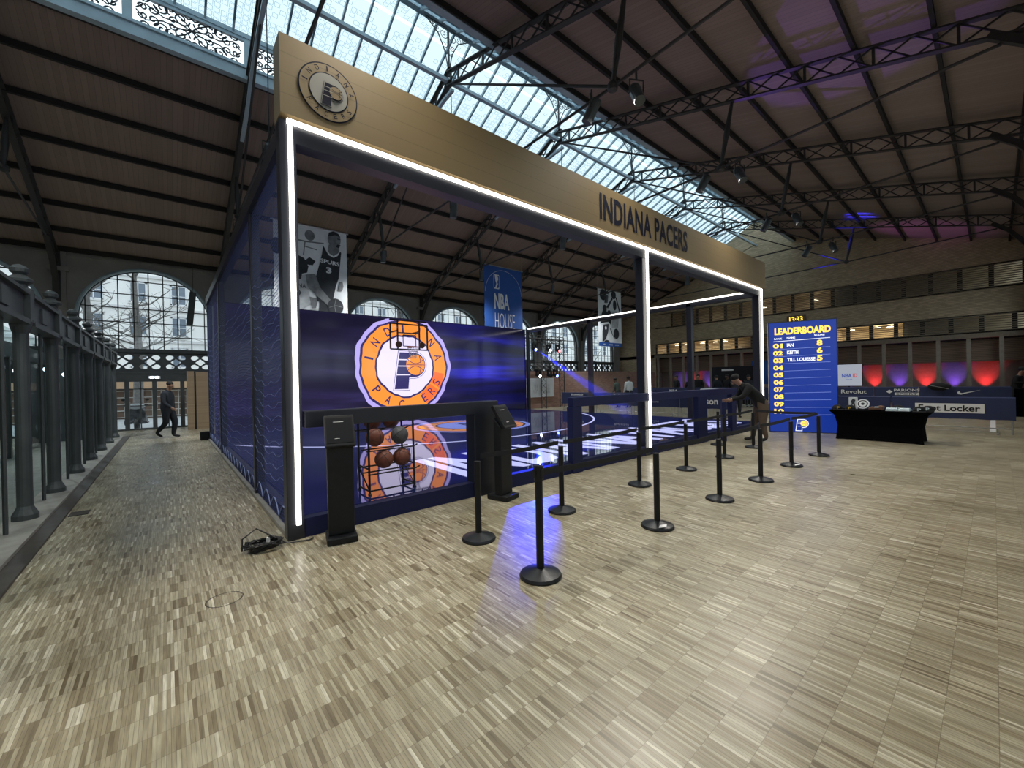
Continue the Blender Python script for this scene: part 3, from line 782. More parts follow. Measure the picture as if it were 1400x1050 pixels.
mb.hexa([(-.34, -.75, .30), (.34, -.75, .34), (.36, .8, .26), (-.36, .8, .32)], [(-.22, -.55, 1.12), (.2, -.6, 1.06), (.2, .5, .88), (-.2, .55, .92)])
bmesh.ops.subdivide_edges(mb.bm, edges=mb.bm.edges[:], cuts=5, use_grid_fill=True)
for v in mb.bm.verts: v.co += Vector((rj.uniform(-.05, .05), rj.uniform(-.05, .05), rj.uniform(-.04, .04)))
mb.build('tarpaulin', 'tarp', t)
mb = MB(); mb.tube([(-.38, -.62, 1.12), (0, -.55, 1.04), (.38, -.62, 1.12)], .02, 6); mb.tube([(-.3, -.6, 1.08), (-.36, -.66, 1.3)], .01, 5); mb.tube([(.3, -.6, 1.08), (.36, -.66, 1.3)], .01, 5); mb.build('handlebar', 'shoe', t)
for x in (-.37, .37): mb = MB(); mb.ell((x, -.67, 1.34), .08, .02, .05, 10, 6); mb.build('mirror', 'shoe', t, smooth=True)
for y in (-.7, .7):
    mb = MB(); mb.lathe([(0, -.06), (.25, -.06), (.29, 0), (.25, .06), (0, .06)], (0, y, .29), 18, Euler((0, PI/2, 0)).to_matrix()); mb.build('wheel', 'shoe', t)
mb = MB(); mb.ell((0, -.62, 1.05), .3, .12, .12, 12, 8); mb.build('windshield', 'whiteboard', t, smooth=True)

# ------------------------------------------------------------------ left iron enclosure
t = thing('iron_enclosure', 'grey cast-iron and glass enclosure with ball finials along the left side', 'enclosure', (-1.35, 12, 0))
ys = [3.85, 5.75, 7.62, 9.35, 11.25, 13.1, 14.95, 16.8, 18.6]
def col(x, y):
    mb = MB(); mb.lathe([(.115, 0), (.115, .06), (.10, .09), (.085, .12), (.070, .16), (.066, 2.25), (.09, 2.33), (.105, 2.42), (.0, 2.42)], (x, y, .06), 16)
    c = mb.build('column', 'ironblue', t, smooth=False)
    mb = MB(); mb.box((x, y, 2.66), (.20, .20, .40)); mb.lathe([(.07, 0), (.07, .05), (.115, .08), (.12, .11), (.07, .15), (.05, .17), (.08, .2), (.085, .24), (.05, .28), (0, .3)], (x, y, 2.86), 14)
    mb.build('finial', 'ironblue', c)
for y in ys: col(0, y-12)
mb = MB()
for a, b in zip(ys, ys[1:]):
    mb.bx(-.05, .05, a-12+.12, b-12-.12, 2.44, 2.80); mb.bx(-.1, .1, a-12+.12, b-12-.12, 2.42, 2.48); mb.bx(-.1, .1, a-12+.12, b-12-.12, 2.78, 2.82)
mb.build('beam', 'ironblue', t)
for a, b in zip(ys, ys[1:]):
    m = (a+b)/2-12
    mb = MB(); mb.bx(-.22, -.12, m-.05, m+.05, .06, 2.44); mb.build('mullion', 'ironblue', t)
    mb = MB(); mb.tube([(-.02, m+.25, .06), (-.02, m+.25, 2.42)], .022, 6); mb.build('slim_post', 'ironblue', t)
    mb = MB(); mb.bx(.045, .07, m-.14, m+.14, 2.53, 2.73); mb.build('cover_plate', 'ironblue', t)
mb = MB()
for a, b in zip(ys, ys[1:]): mb.quad((-.17, a-12, .06), (-.17, b-12, .06), (-.17, b-12, 2.42), (-.17, a-12, 2.42))
mb.build('pane', 'encglass', t)
for a in ys:
    mb = MB(); mb.bx(-1.62, -1.48, a-12-.07, a-12+.07, .06, 2.42); mb.build('rear_post', 'ironblue', t)
mb = MB(); mb.bx(-1.65, -1.45, ys[0]-12, ys[-1]-12, 2.42, 2.78); mb.build('rear_beam', 'ironblue', t)
mb = MB(); mb.bx(-2.0, .0, 18.6-12, 18.75-12, .06, 2.6); mb.build('end_panel', 'ironblue', t)
for y, z in ((10.1, 1.95), (12.2, 2.05), (14.1, 2.0)):
    mb = MB(); mb.ell((-.5, y-12, z), .04, .04, .04, 8, 6); mb.build('bulb', 'lens_white', t)
mb = MB(); mb.bx(-3.2, -1.16, -1.0, 19.0, 0, .06); struct(mb.build('trim_30', 'stone'))
mb = MB(); mb.bx(-1.16, -1.02, -1.0, 19.2, 0, .025); struct(mb.build('trim_31', 'drain'))
mb = MB(); mb.bx(-1.0, -.82, 7.62, 7.86, .001, .008); tag(mb.build('floor_hatch', 'drain'), 'small dark service hatch in the parquet beside the left kerb', 'hatch')
mb = MB(); mb.ring(flat(.3, 3.78, .002), 0, 0, .115, .12, 0, 40); mb.ring(flat(.3, 3.78, .002), 0, 0, .11, .113, 0, 40)
tag(mb.build('floor_ring', 'drain'), 'thin ring-shaped service cover in the parquet left of the lit cage corner', 'floor cover')

# timber panels at the end of the aisle
t = thing('timber_panel', 'tall oak-faced partition box beside the cage at the end of the left aisle', 'partition', (1.0, 20.5, 0))
mb = MB(); mb.bx(-.14, .4, -.02, .3, 0, 2.28); mb.build('body', 'wood', t)
t = thing('timber_panel', 'narrow oak-faced partition leaf standing left of the wider oak box', 'partition', (.68, 20.4, 0))
mb = MB(); mb.bx(-.1, .12, 0, .3, 0, 2.3); mb.build('body', 'wood', t)
mb = MB(); mb.bx(.12, .17, .1, .3, 0, 2.28); mb.build('edge', 'darkroom', t)
mb = MB(); mb.box((.86, 15.95, .13), (.24, .24, .26)); tag(mb.build('ballast_block', 'black', bevel=.02), 'black ballast block at the far left corner of the cage', 'ballast')

# ------------------------------------------------------------------ the cage
CX0, CX1, CY0, CY1, CH = 1.02, 14.28, 4.7, 15.6, 4.36
t = thing('basketball_cage', 'large black framed ball cage with gold fascia and white light tubes', 'cage', (7.6, 10, 0))
def part(name, m, mb, **k):
    o = mb.build(name, m, t, **k); o.matrix_parent_inverse = Matrix.Translation((-7.6, -10, 0)); return o
postw = .13
for (x, y, w, lb) in [(CX0-.02, CY0+.02, .16, 1), (7.72, CY0+.03, .18, 1), (CX1, CY0+.03, .2, 1), (CX0, 7.0, postw, 0), (CX0, 12.0, postw, 0), (CX0, CY1-.05, .12, 0), (CX1, 6.9, .18, 0), (CX1, 11.4, .18, 0), (CX1, CY1-.1, .14, 0)]:
    mb = MB(); mb.bx(x-w/2, x+w/2, y, y+w, 0, CH+.02); part('post', 'navyframe', mb, bevel=.008)
mb = MB(); mb.bx(CX0-.1, CX1+.1, CY0+.02, CY0+.2, CH-.2, CH); part('beam', 'navyframe', mb)
for x in (CX0, CX1):
    mb = MB(); mb.bx(x-.09, x+.09, CY0+.2, CY1, CH-.2, CH); part('beam', 'navyframe', mb)
for (x, y0) in ((CX0-.0, 0), (7.77, 0), (CX1+.04, 0)):
    mb = MB(); mb.bx(x-.021, x+.021, CY0-.02, CY0+.015, .16 if x < 14 else .05, CH+.0); lab(part('light_tube', 'led', mb), 'upright white light tube')
mb = MB(); mb.bx(CX0-.03, CX1+.07, CY0-.02, CY0+.015, CH-.02, CH+.02); lab(part('light_tube', 'led', mb), 'white light tube under the gold fascia')
mb = MB(); mb.bx(CX1-.13, CX1-.092, CY0+.2, CY1-.2, CH-.06, CH-.015); lab(part('light_tube', 'led', mb), 'white light tube along the right side beam')
mb = MB(); mb.bx(.93, 14.62, CY0-.02, CY0+.09, CH+.06, 5.24); fa = part('fascia_board', 'fascia', mb)
for xa, xb in ((14.52, 14.62), (.93, 1.03)): mb = MB(); mb.bx(xa, xb, CY0+.09, CY0+.28, CH+.06, 5.24); mb.build('fascia_return', 'fascia', fa)
ff = front(0, CY0-.026, 0)
def sub(name, m, mb):
    return mb.build(name, m, fa)
mb = MB(); mb.text('INDIANA PACERS', ff, 7.83, 4.84, 3.33, .50, 0, .03, 0, 1.06); lab(sub('lettering', 'navyprint', mb), 'navy condensed lettering')

def ball_lines(mb, fr, cx, cy, r, w, d):
    mb.line(fr, [(cx-r, cy), (cx+r, cy)], w, d)
    for s_ in (-1, 1):
        mb.line(fr, [(cx + r*(-.95+1.9*k/12), cy + s_*r*(.62-.55*math.sin(PI*k/12)*.9)) for k in range(13)], w, d)
    mb.line(fr, [(cx + r*(.42+.16*math.sin(PI*k/12)), cy + r*.9*(1-k/6)) for k in range(13)], w, d)
def emblem(mb, fr, cx, cy, R, mats, d0, torn=False, zclip=None):
    """circular club emblem; mats: indices for outer, navy, ring, centre, letter"""
    mo, mn, mr, mc, ml = mats; e = .0035
    jag = (lambda r, s: (lambda a: r*(1 + (.016*math.sin(5*a+s) + .010*math.sin(11*a+2*s) + .007*math.sin(23*a+s) if torn else 0)))) 
    clip = (lambda r, s: (lambda a: min(jag(r, s)(a), (zclip[1]-cy)/max(1e-3, math.sin(a)) if math.sin(a) > .2 else 9, (cy-zclip[0])/max(1e-3, -math.sin(a)) if math.sin(a) < -.2 else 9))) if zclip else jag
    n = 120
    def blob(r, s, dd): f = clip(r, s); mb.poly(fr, [(cx + f(2*PI*k/n)*math.cos(2*PI*k/n), cy + f(2*PI*k/n)*math.sin(2*PI*k/n)) for k in range(n)], dd)
    if mo is not None: mb.mi = mo; blob(1.115*R, 1, d0)
    mb.mi = mn; blob(1.03*R, 1.3, d0+e)
    mb.mi = mr; blob(.985*R, 1.5, d0+2*e)
    mb.mi = mn; blob(.69*R, 3, d0+3*e)
    mb.mi = mc; blob(.65*R, 3.2, d0+4*e)
    mb.mi = ml
    for ch, a in zip('INDIANA', (169, 144, 119, 94, 67, 41, 15)):
        a = math.radians(a); w = .045*R if ch == 'I' else .13*R
        mb.text(ch, fr, cx + .83*R*math.cos(a), cy + .83*R*math.sin(a), w, .19*R, d0+5*e, .012, a-PI/2)
    for ch, a in zip('PAC' if torn else 'PACERS', (217, 240, 262, 284, 306, 328)):
        a = math.radians(a); mb.text(ch, fr, cx + .83*R*math.cos(a), cy + .83*R*math.sin(a), .12*R, .18*R, d0+5*e, .012, a+PI/2)
    # the letter P with speed bars and a ball
    P = lambda pts: [(cx + a*R, cy + b*R) for a, b in pts]
    bowl = lambda r: [(.2 + r*math.cos(t), .03 + r*math.sin(t)) for t in [PI/2 - PI*k/16 for k in range(17)]]
    def Pshape(g): return [(-.14-g, .30+g)] + [(.12, .30+g)] + [(.2 + (.27+g)*math.cos(t), .03 + (.27+g)*math.sin(t)) for t in [PI/2 - PI*k/16 for k in range(17)]] + [(.075+g*.5, -.24-g), (.05+g, -.50-g), (-.27-g, -.50-g)]
    mb.mi = mn; mb.poly(fr, P(Pshape(.035)), d0+5*e)
    mb.mi = mc; mb.poly(fr, P(Pshape(.025)), d0+6*e)
    mb.mi = mn; mb.poly(fr, P(Pshape(0)), d0+7*e)
    mb.mi = mr; mb.disc(fr, cx + .23*R, cy + .03*R, .225*R, d0+8*e)
    mb.mi = mc
    for z in (.14, .0, -.19): mb.line(fr, P([(-.22+.12*(z+.2), z), (.10, z)]), .022*R, d0+9*e)
    mb.mi = mn; ball_lines(mb, fr, cx + .23*R, cy + .03*R, .22*R, .014*R, d0+10*e)

mb = MB(); emblem(mb, ff, 1.405, 4.81, .30, (None, 0, 1, 2, 0), 0)
lab(sub('emblem', ['navyprint', 'fascia', 'fadeprint'], mb), 'round faded emblem print')
# platform edge and front rails
mb = MB(); mb.bx(CX0, CX1, CY0+.04, CY0+.16, 0, .2); mb.bx(CX0-.02, CX0+.08, CY0+.2, CY1, 0, .2); mb.bx(CX1-.08, CX1+.02, CY0+.2, CY1, 0, .2); part('platform_edge', 'fence', mb)
mb = MB(); mb.bx(1.1, 3.3, CY0+.0, CY0+.12, 1.16, 1.34); part('front_rail', 'navyframe', mb, bevel=.01)
mb = MB(); mb.bx(3.27, 3.70, CY0+.0, CY0+.22, .0, 1.34); lab(part('rail_pillar', 'navyframe', mb, bevel=.01), 'broad black pillar beside the entry gap')
mb = MB(); mb.bx(5.34, 12.3, CY0+.0, CY0+.12, 1.15, 1.32); part('front_rail', 'fence', mb, bevel=.01)
for x, w in ((5.45, .26), (10.2, .5), (12.1, .3)):
    mb = MB(); mb.bx(x-w/2, x+w/2, CY0+.0, CY0+.13, .0, 1.15); part('rail_pillar', 'fence', mb, bevel=.01)
# netting of the left side
for a, b in ((CY0+.2, 7.0), (7.13, 12.0), (12.13, CY1-.05)):
    mb = MB(); mb.quad((CX0-.04, a, .04), (CX0-.04, b, .04), (CX0-.04, b, CH-.1), (CX0-.04, a, CH-.1)); part('net', 'net_left', mb)
mb = MB()
for a, b in ((CY0+.2, 7.0), (7.13, 12.0), (12.13, CY1-.05)):
    L_ = b-a; n = max(3, round(L_/.5))
    for k in range(n):
        y0 = a + L_*k/n; y1 = a + L_*(k+1)/n
        mb.tube([(CX0-.05, y0 + (y1-y0)*q/8, .1 + .16*math.sin(PI*q/8)) for q in range(9)], .006, 4, False)
    z = .6
    while z < 3.2:
        mb.tube([(CX0-.05, a + L_*q/10, z - .12*math.sin(PI*q/10) + .03*math.sin(q*2.+z*7)) for q in range(11)], .0022, 3, False); z += .145
lab(part('net_cords', 'cord', mb), 'pale sagging net cords'); bpy.data.objects['net_cords']['kind'] = 'stuff'
mb = MB(); mb.bx(CX0-.09, CX0-.03, CY0+.2, CY1, 0, .05); part('kick_strip', 'stone', mb)

# LED wall
t = thing('led_wall', 'wide dark screen wall at the back of the cage showing a round orange emblem', 'screen', (7.6, CY1+.1, 0))
inv = Matrix.Translation((-7.6, -CY1-.1, 0))
mb = MB(); mb.bx(CX0+.1, CX1-.1, CY1+.05, CY1+.3, 0.0, CH-.04); o = mb.build('cabinet', 'navyframe', t); o.matrix_parent_inverse = inv
mb = MB(); mb.quad((CX0+.1, CY1+.04, .2), (CX1-.1, CY1+.04, .2), (CX1-.1, CY1+.04, CH-.06), (CX0+.1, CY1+.04, CH-.06)); o = mb.build('display', 'screen', t); o.matrix_parent_inverse = inv
fs = front(0, CY1+.032, 0)
mb = MB(); emblem(mb, fs, 7.5, 2.36, 1.88, (3, 0, 1, 2, 0), 0, True, (.28, CH-.1))
mb.mi = 4
for a0, a1 in ((300, 326), (329, 350)):
    mb.ring(fs, 7.5, 2.36, 1.88*.70, 1.88*.965, .012, 12, math.radians(a0), math.radians(a1))
mb.mi = 0
for ch, a in zip('ERS', (302, 318, 334)):
    a = math.radians(a); mb.text(ch, fs, 7.5 + .83*1.88*math.cos(a), 2.36 + .83*1.88*math.sin(a), .22, .34, .018, 0, a+PI/2)
o = lab(mb.build('emblem', ['s_navy', 's_orange', 's_white', 's_lilac', 's_orange2'], t), 'glowing orange ring emblem with a letter'); o.matrix_parent_inverse = inv

# LED floor
t = thing('led_floor', 'glossy dark illuminated court floor with white letters inside the cage', 'court floor', (7.6, 10, .1))
inv = Matrix.Translation((-7.6, -10, -.1))
mb = MB(); mb.bx(CX0+.1, CX1-.1, CY0+.18, CY1+.03, .02, .2); o = mb.build('glass_deck', 'f_base', t); o.matrix_parent_inverse = inv
fl = flat(0, 0, .203)
mb = MB(); emblem(mb, fl, 7.75, 11.3, 1.75, (1, 0, 2, 1, 0), 0); o = lab(mb.build('emblem', ['f_navy', 'f_blue', 'f_orange'], t), 'orange and pale blue round centre emblem'); o.matrix_parent_inverse = inv
mb = MB()
mb.ring(fl, 7.6, 15.0, 6.97, 7.04, .001, 90, PI+.44, 2*PI-.44)
mb.text('INDIANA PACERS', fl, 8.6, 5.98, 10.4, 1.9, .001, .03, 0, .96)
o = lab(mb.build('markings', 'f_white', t), 'white glowing letters and court arcs'); o.matrix_parent_inverse = inv

# hoop
t = thing('basketball_hoop', 'clear backboard with orange rim in front of the round emblem', 'hoop', (7.28, 14.9, .2))
inv = Matrix.Translation((-7.28, -14.9, -.2))
def hp(name, m, mb, **k): o = mb.build(name, m, t, **k); o.matrix_parent_inverse = inv; return o
bx0, bx1, bz0, bz1, by = 6.5, 8.06, 2.97, 3.95, 14.8
mb = MB()
for a, b in (((bx0, bz0), (bx1, bz0)), ((bx0, bz1), (bx1, bz1)), ((bx0, bz0), (bx0, bz1)), ((bx1, bz0), (bx1, bz1))): mb.bar((a[0], by, a[1]), (b[0], by, b[1]), .05, .05)
hp('frame', 'blackgloss', mb)
mb = MB(); mb.quad((bx0, by, bz0), (bx1, by, bz0), (bx1, by, bz1), (bx0, by, bz1)); hp('backboard', 'acrylic', mb)
mb = MB(); fb = front(7.28, by-.012, 3.3); mb.line(fb, [(-.27, -.2), (-.27, .23), (.27, .23), (.27, -.2), (-.27, -.2)], .035); hp('target_square', 'blackgloss', mb)
mb = MB()
for x in (6.82, 7.74): mb.bar((x, by+.06, bz0), (x, by+.06, 4.1), .05, .05); mb.bar((x, by+.06, 3.7), (x, CY1, 3.7), .05, .05)
mb.bar((6.82, by+.06, 3.62), (7.74, by+.06, 3.62), .04); mb.bar((6.5, by+.06, 4.1), (8.06, by+.06, 4.1), .05); hp('mount', 'blackgloss', mb)
mb = MB(); mb.tube([(7.28 + .225*math.cos(a), by-.3 + .225*math.sin(a), 3.05) for a in [2*PI*k/24 for k in range(25)]], .012, 6, False); mb.bar((7.28, by-.08, 3.05), (7.28, by, 3.05), .1, .05); hp('rim', 'rim', mb)
mb = MB()
for k in range(12):
    a = 2*PI*k/12; b = a + .5
    for q in (1, -1): mb.tube([(7.28 + r*math.cos(a+q*s), by-.3 + r*math.sin(a+q*s), z) for r, s, z in ((.225, 0, 3.05), (.17, .4, 2.88), (.13, .8, 2.7), (.12, 1.1, 2.6))], .005, 3, False)
hp('hoop_net', 'netwhite', mb)
for x in (6.82, 7.8):
    mb = MB(); mb.lathe([(0, -.03), (.12, -.03), (.13, .0), (.12, .04), (0, .04)], (x, by-.03, 3.16), 18, Euler((PI/2, 0, 0)).to_matrix()); hp('round_pad', 'brownitem', mb)

# ball rack and balls
t = thing('ball_rack', 'black wire ball rack behind the left front rail', 'rack', (2.28, 5.3, .2))
mb = MB()
for x in (-.34, .28):
    mb = MB()
    for y in (-.16, .2): mb.tube([(x, y, .0), (x, y+.02, 1.02)], .014, 6)
    mb.tube([(x, -.16, .33), (x, .2, .33)], .012, 6); mb.tube([(x, -.16, .05), (x, .2, .05)], .012, 6)
    mb.build('side_frame', 'blackgloss', t)
for z, y in ((.26, -.08), (.55, -.02), (.79, .20)):
    mb = MB()
    for dy in (-.09, .09): mb.tube([(-.36, y+dy, z), (.30, y+dy, z)], .010, 6)
    mb.tube([(.30, y-.09, z), (.33, y-.14, z+.03)], .010, 6); mb.build('tray', 'blackgloss', t)
for x in (-.34, .28):
    for y in (-.16, .2):
        mb = MB(); mb.lathe([(0, -.012), (.03, -.012), (.03, .012), (0, .012)], (x, y, -.03+.03), 10, Euler((0, PI/2, 0)).to_matrix()); mb.build('caster', 'shoe', t)
mb = MB(); mb.tube([(-.34, .2, .3), (-.34, -.16, .05), (.28, -.16, .05), (.28, .2, .3), (-.34, .2, .3)], .012, 6); mb.build('brace', 'blackgloss', t)
def bball(x, y, z, m, lb):
    t = thing('basketball', lb, 'basketball', (x, y, z), random.random()*3, 'basketballs on the wire rack')
    mb = MB(); mb.ell((0, 0, 0), .119, .119, .119, 24, 16); mb.build('skin', m, t, smooth=True)
    mb = MB()
    for R in (Euler((0, 0, 0)), Euler((PI/2, 0, 0)), Euler((PI/2, 0, PI/2))):
        mb.tube([R.to_matrix() @ Vector((.119*math.cos(a), .119*math.sin(a), 0)) for a in [2*PI*k/28 for k in range(29)]], .003, 4, False)
    mb.build('seam', 'seam', t)
    t.rotation_euler = (random.random(), random.random(), random.random()*3)
for a in [(2.40, 5.52, 1.11, 'ball', 'brown basketball on the top tray right end'), (2.14, 5.52, 1.11, 'ball', 'brown basketball on the top tray, left of another'),
          (2.075, 5.28, .91, 'ball', 'brown basketball at the left end of the middle tray'), (2.42, 5.28, .91, 'ballgrey', 'dark grey basketball on the middle tray'),
          (2.17, 5.22, .62, 'ball', 'brown basketball on the lowest tray, left one'), (2.42, 5.22, .62, 'ball', 'brown basketball on the lowest tray, right one')]:
    bball(*a)

# kiosks
def kiosk(x, y, rz, lb):
    t = thing('tablet_kiosk', lb, 'kiosk', (x, y, 0), rz, 'tablet kiosks at the cage front')
    mb = MB(); mb.box((0, 0, .035), (.29, .34, .07)); mb.build('base', 'black', t, bevel=.012)
    mb = MB(); mb.hexa([(-.125, -.07, .07), (.125, -.07, .07), (.125, .05, .07), (-.125, .05, .07)], [(-.13, -.07, 1.0), (.13, -.07, 1.0), (.13, .05, 1.12), (-.13, .05, 1.12)]); mb.build('column', 'black', t, bevel=.01)
    mb = MB(); mb.box((0, -.04, 1.13), (.29, .36, .05), rx=.98); h = mb.build('head', 'black', t, bevel=.008)
    mb = MB(); mb.box((0, -.0625, 1.145), (.25, .29, .004), rx=.98); mb.build('glass', 'kioskglass', h)
    mb = MB(); mb.box((-.03, -.122, 1.066), (.05, .004, .004), rx=.98); mb.box((-.01, -.014, 1.226), (.1, .004, .004), rx=.98); mb.build('status_mark', 'tapewhite', h)
kiosk(1.36, 4.42, -.22, 'black tablet kiosk by the lit front left corner of the cage')
kiosk(3.52, 4.40, .25, 'black tablet kiosk by the broad pillar at the cage entry')

# cables at the corner
t = thing('cable_bundle', 'tangle of black cables and a power adapter at the lit cage corner', 'cable', (.70, 4.66, 0))
mb = MB(); rnd = random.Random(4)
for k in range(9):
    a = rnd.random()*2*PI; pts = []
    for q in range(10): pts.append((rnd.uniform(-.03, .03) + .15*math.cos(a+q*.75), .09*math.sin(a+q*.75) + rnd.uniform(-.03, .03), .02 + abs(.07*math.sin(q+k)) ))
    mb.tube(pts, .008, 5)
mb.tube([(-.18, .05, .015), (-.17, .1, .12), (-.05, .12, .19), (.08, .05, .1), (.2, -.02, .02), (.40, -.06, .012), (.44, -.02, .012)], .008, 5); mb.build('cable', 'wirebl', t)
mb = MB(); mb.box((-.02, 0, .035), (.2, .09, .06), rz=.3); mb.build('adapter', 'wirebl', t, bevel=.01)
mb = MB(); mb.box((.03, -.01, .09), (.012, .05, .05), rz=.3); mb.build('tape', 'tapewhite', t)

# ------------------------------------------------------------------ belt stanchions
def stanchion(loc, lb, tgt=None, first=None):
    t = thing('belt_stanchion', lb, 'stanchion', loc, 0, 'belt stanchions of the queue')
    if first:
        for ch in first.children:
            if ch.name.startswith('belt'): continue
            dup(ch, t)
    else:
        mb = MB(); mb.lathe([(0, 0), (.172, 0), (.175, .012), (.165, .03), (.06, .062), (.036, .07), (0, .07)], (0, 0, 0), 36); mb.build('base', 'blackgloss', t)
        mb = MB(); mb.lathe([(.032, .06), (.032, .80), (0, .80)], (0, 0, 0), 20); mb.build('pole', 'black', t)
        mb = MB(); mb.lathe([(.038, 0), (.040, .01), (.040, .115), (.036, .125), (0, .125)], (0, 0, .79), 20)
        for k in range(4): mb.box((.041*math.cos(k*PI/2), .041*math.sin(k*PI/2), .85), (.018, .03, .065), rz=k*PI/2)
        mb.build('belt_head', 'blackgloss', t)
    if tgt:
        d = Vector(tgt) - Vector(loc); L_ = d.length; u = d.normalized(); n = 12
        mb = MB(); prev = None
        for q in range(n+1):
            p = u*(.045 + (L_-.09)*q/n); s = .014*math.sin(PI*q/n)
            sd = Vector((-u.y, u.x, 0))*.0015
            ring = [mb.bm.verts.new(p + sd + Vector((0, 0, .825-s))), mb.bm.verts.new(p + sd + Vector((0, 0, .875-s))), mb.bm.verts.new(p - sd + Vector((0, 0, .875-s))), mb.bm.verts.new(p - sd + Vector((0, 0, .825-s)))]
            if prev:
                for k in range(4): mb.face([prev[k], prev[(k+1) % 4], ring[(k+1) % 4], ring[k]])
            prev = ring
        mb.build('belt', 'belt', t)
    return t
fr_ = [(2.32, 2.43), (4.04, 2.38), (5.53, 2.35), (7.0, 2.35), (8.52, 2.36), (9.99, 2.29)]
bk_ = [(2.41, 3.43), (3.69, 3.46), (5.46, 3.50), (6.96, 3.52), (8.55, 3.52), (10.19, 3.56)]
S0 = None
for i, p in enumerate(fr_):
    lb = ['black belt stanchion standing closest to the camera', 'black belt stanchion with pale tape on its base, second in the front row', 'black belt stanchion third in the front row of the queue', 'black belt stanchion fourth in the front row of the queue',
          'black belt stanchion fifth in the front row, before the leaderboard', 'black belt stanchion at the far corner of the front row, beside the leaderboard'][i]
    n = fr_[i+1] if i+1 < len(fr_) else bk_[-1]
    s = stanchion((*p, 0), lb, (*n, 0), S0); S0 = S0 or s
    if i in (1, 4): mb = MB(); mb.box((-.085, -.09, .047), (.05, .12, .003), rz=.4, rx=-.28, ry=-.25); lab(mb.build('tape', 'tapewhite', s), 'pale tape strip')
for i, p in enumerate(bk_):
    lb = ['black belt stanchion before the broad pillar at the cage entry', 'black belt stanchion second in the back row, in the blue light', 'black belt stanchion third in the back row near the light tube', 'black belt stanchion fourth in the back row of the queue',
          'black belt stanchion fifth in the back row of the queue', 'black belt stanchion before the stooping man'][i]
    n = bk_[i+1] if i+1 < len(bk_) else None
    stanchion((*p, 0), lb, (*n, 0) if n else None, S0)
stanchion((10.05, 4.28, 0), 'black belt stanchion close against the cage rail', None, S0)

# ------------------------------------------------------------------ leaderboard
A, B = Vector((13.51, 4.28, 0)), Vector((14.13, 2.78, 0)); u = (B-A).normalized(); W = (B-A).length; Hh = 3.2
t = thing('leaderboard', 'tall backlit blue leaderboard panel with yellow ranks', 'sign', A, math.atan2(u.y, u.x))
lf = Fr((0, -.0, 0), (1, 0, 0), (0, 0, 1))
mb = MB(); mb.bx(0, W, 0, .16, 0, Hh); mb.build('housing', 'navyframe', t)
mb = MB(); mb.bx(.02, W-.02, -.006, 0, .02, Hh-.03); mb.build('panel', 'lb_blue', t)
mb = MB(); mb.text('LEADERBOARD', lf, W/2+.01, 2.92, 1.32, .20, .010, .05); 
for k in range(10):
    z = 2.50 - .211*k; mb.text('%02d' % (k+1), lf, .24, z, .24, .14, .010, .048)
for k, s in enumerate('865'): mb.text(s, lf, W-.40, 2.54-.211*k, .13, .16, .010, .048)
lab(mb.build('lettering', 'lb_yellow', t), 'yellow lettering')
mb = MB(); mb.text('RANK', lf, .25, 2.71, .20, .05, .010, .04); mb.text('NAME', lf, .56, 2.72, .20, .05, .010, .03); mb.text('SCORE', lf, W-.40, 2.76, .24, .05, .010, .03)
for k, (s, w) in enumerate((('IAN', .16), ('KEITH', .27), ('TILL LOUESSE', .66))): mb.text(s, lf, .46+w/2, 2.515-.211*k, w, .10, .010, .04)
mb.line(lf, [(.13, 2.63), (W-.16, 2.67)], .014, .010); mb.build('lettering', 'lb_white', t)
mb = MB()
for k in range(10): mb.line(lf, [(.13 if k < 3 else .38, 2.40-.211*k), (W-.16, 2.42-.211*k)], .009, .010)
mb.build('rule', 'lb_line', t)
mb = MB(); S_ = .36
def lp(pts): return [(.75 + a*S_, .25 + b*S_) for a, b in pts]
pp = lambda g: lp([(-.14-g, .30+g), (.12, .30+g)] + [(.2 + (.27+g)*math.cos(q), .03 + (.27+g)*math.sin(q)) for q in [PI/2 - PI*k/16 for k in range(17)]] + [(.075+g*.5, -.24-g), (.05+g, -.50-g), (-.27-g, -.50-g)])
mb.mi = 0; mb.poly(lf, pp(.07), .010); mb.mi = 1; mb.poly(lf, pp(.02), .012); mb.mi = 2; mb.disc(lf, .75+.23*S_, .25+.03*S_, .23*S_, .014)
mb.mi = 0
for z in (.14, .0, -.19): mb.line(lf, lp([(-.22+.12*(z+.2), z), (.10, z)]), .02*S_, .016)
mb.mi = 1; ball_lines(mb, lf, .75+.23*S_, .25+.03*S_, .22*S_, .012*S_, .018)
mb.build('emblem', ['lb_white', 'lb_blue', 'lb_yellow'], t)

# wall clock on the end wall
t = thing('digital_clock', 'digital wall clock with amber digits above the leaderboard', 'clock', (XE-.06, 8.3, 5.34))
mb = MB(); mb.bx(-.06, .06, -.52, .52, -.26, .26); mb.build('case', 'shopbrown', t)
mb = MB(); wf = west(-.065, 0, 0); mb.text('13:33', wf, 0, 0, .74, .34, 0, .02); mb.build('digits', 'amber', t)

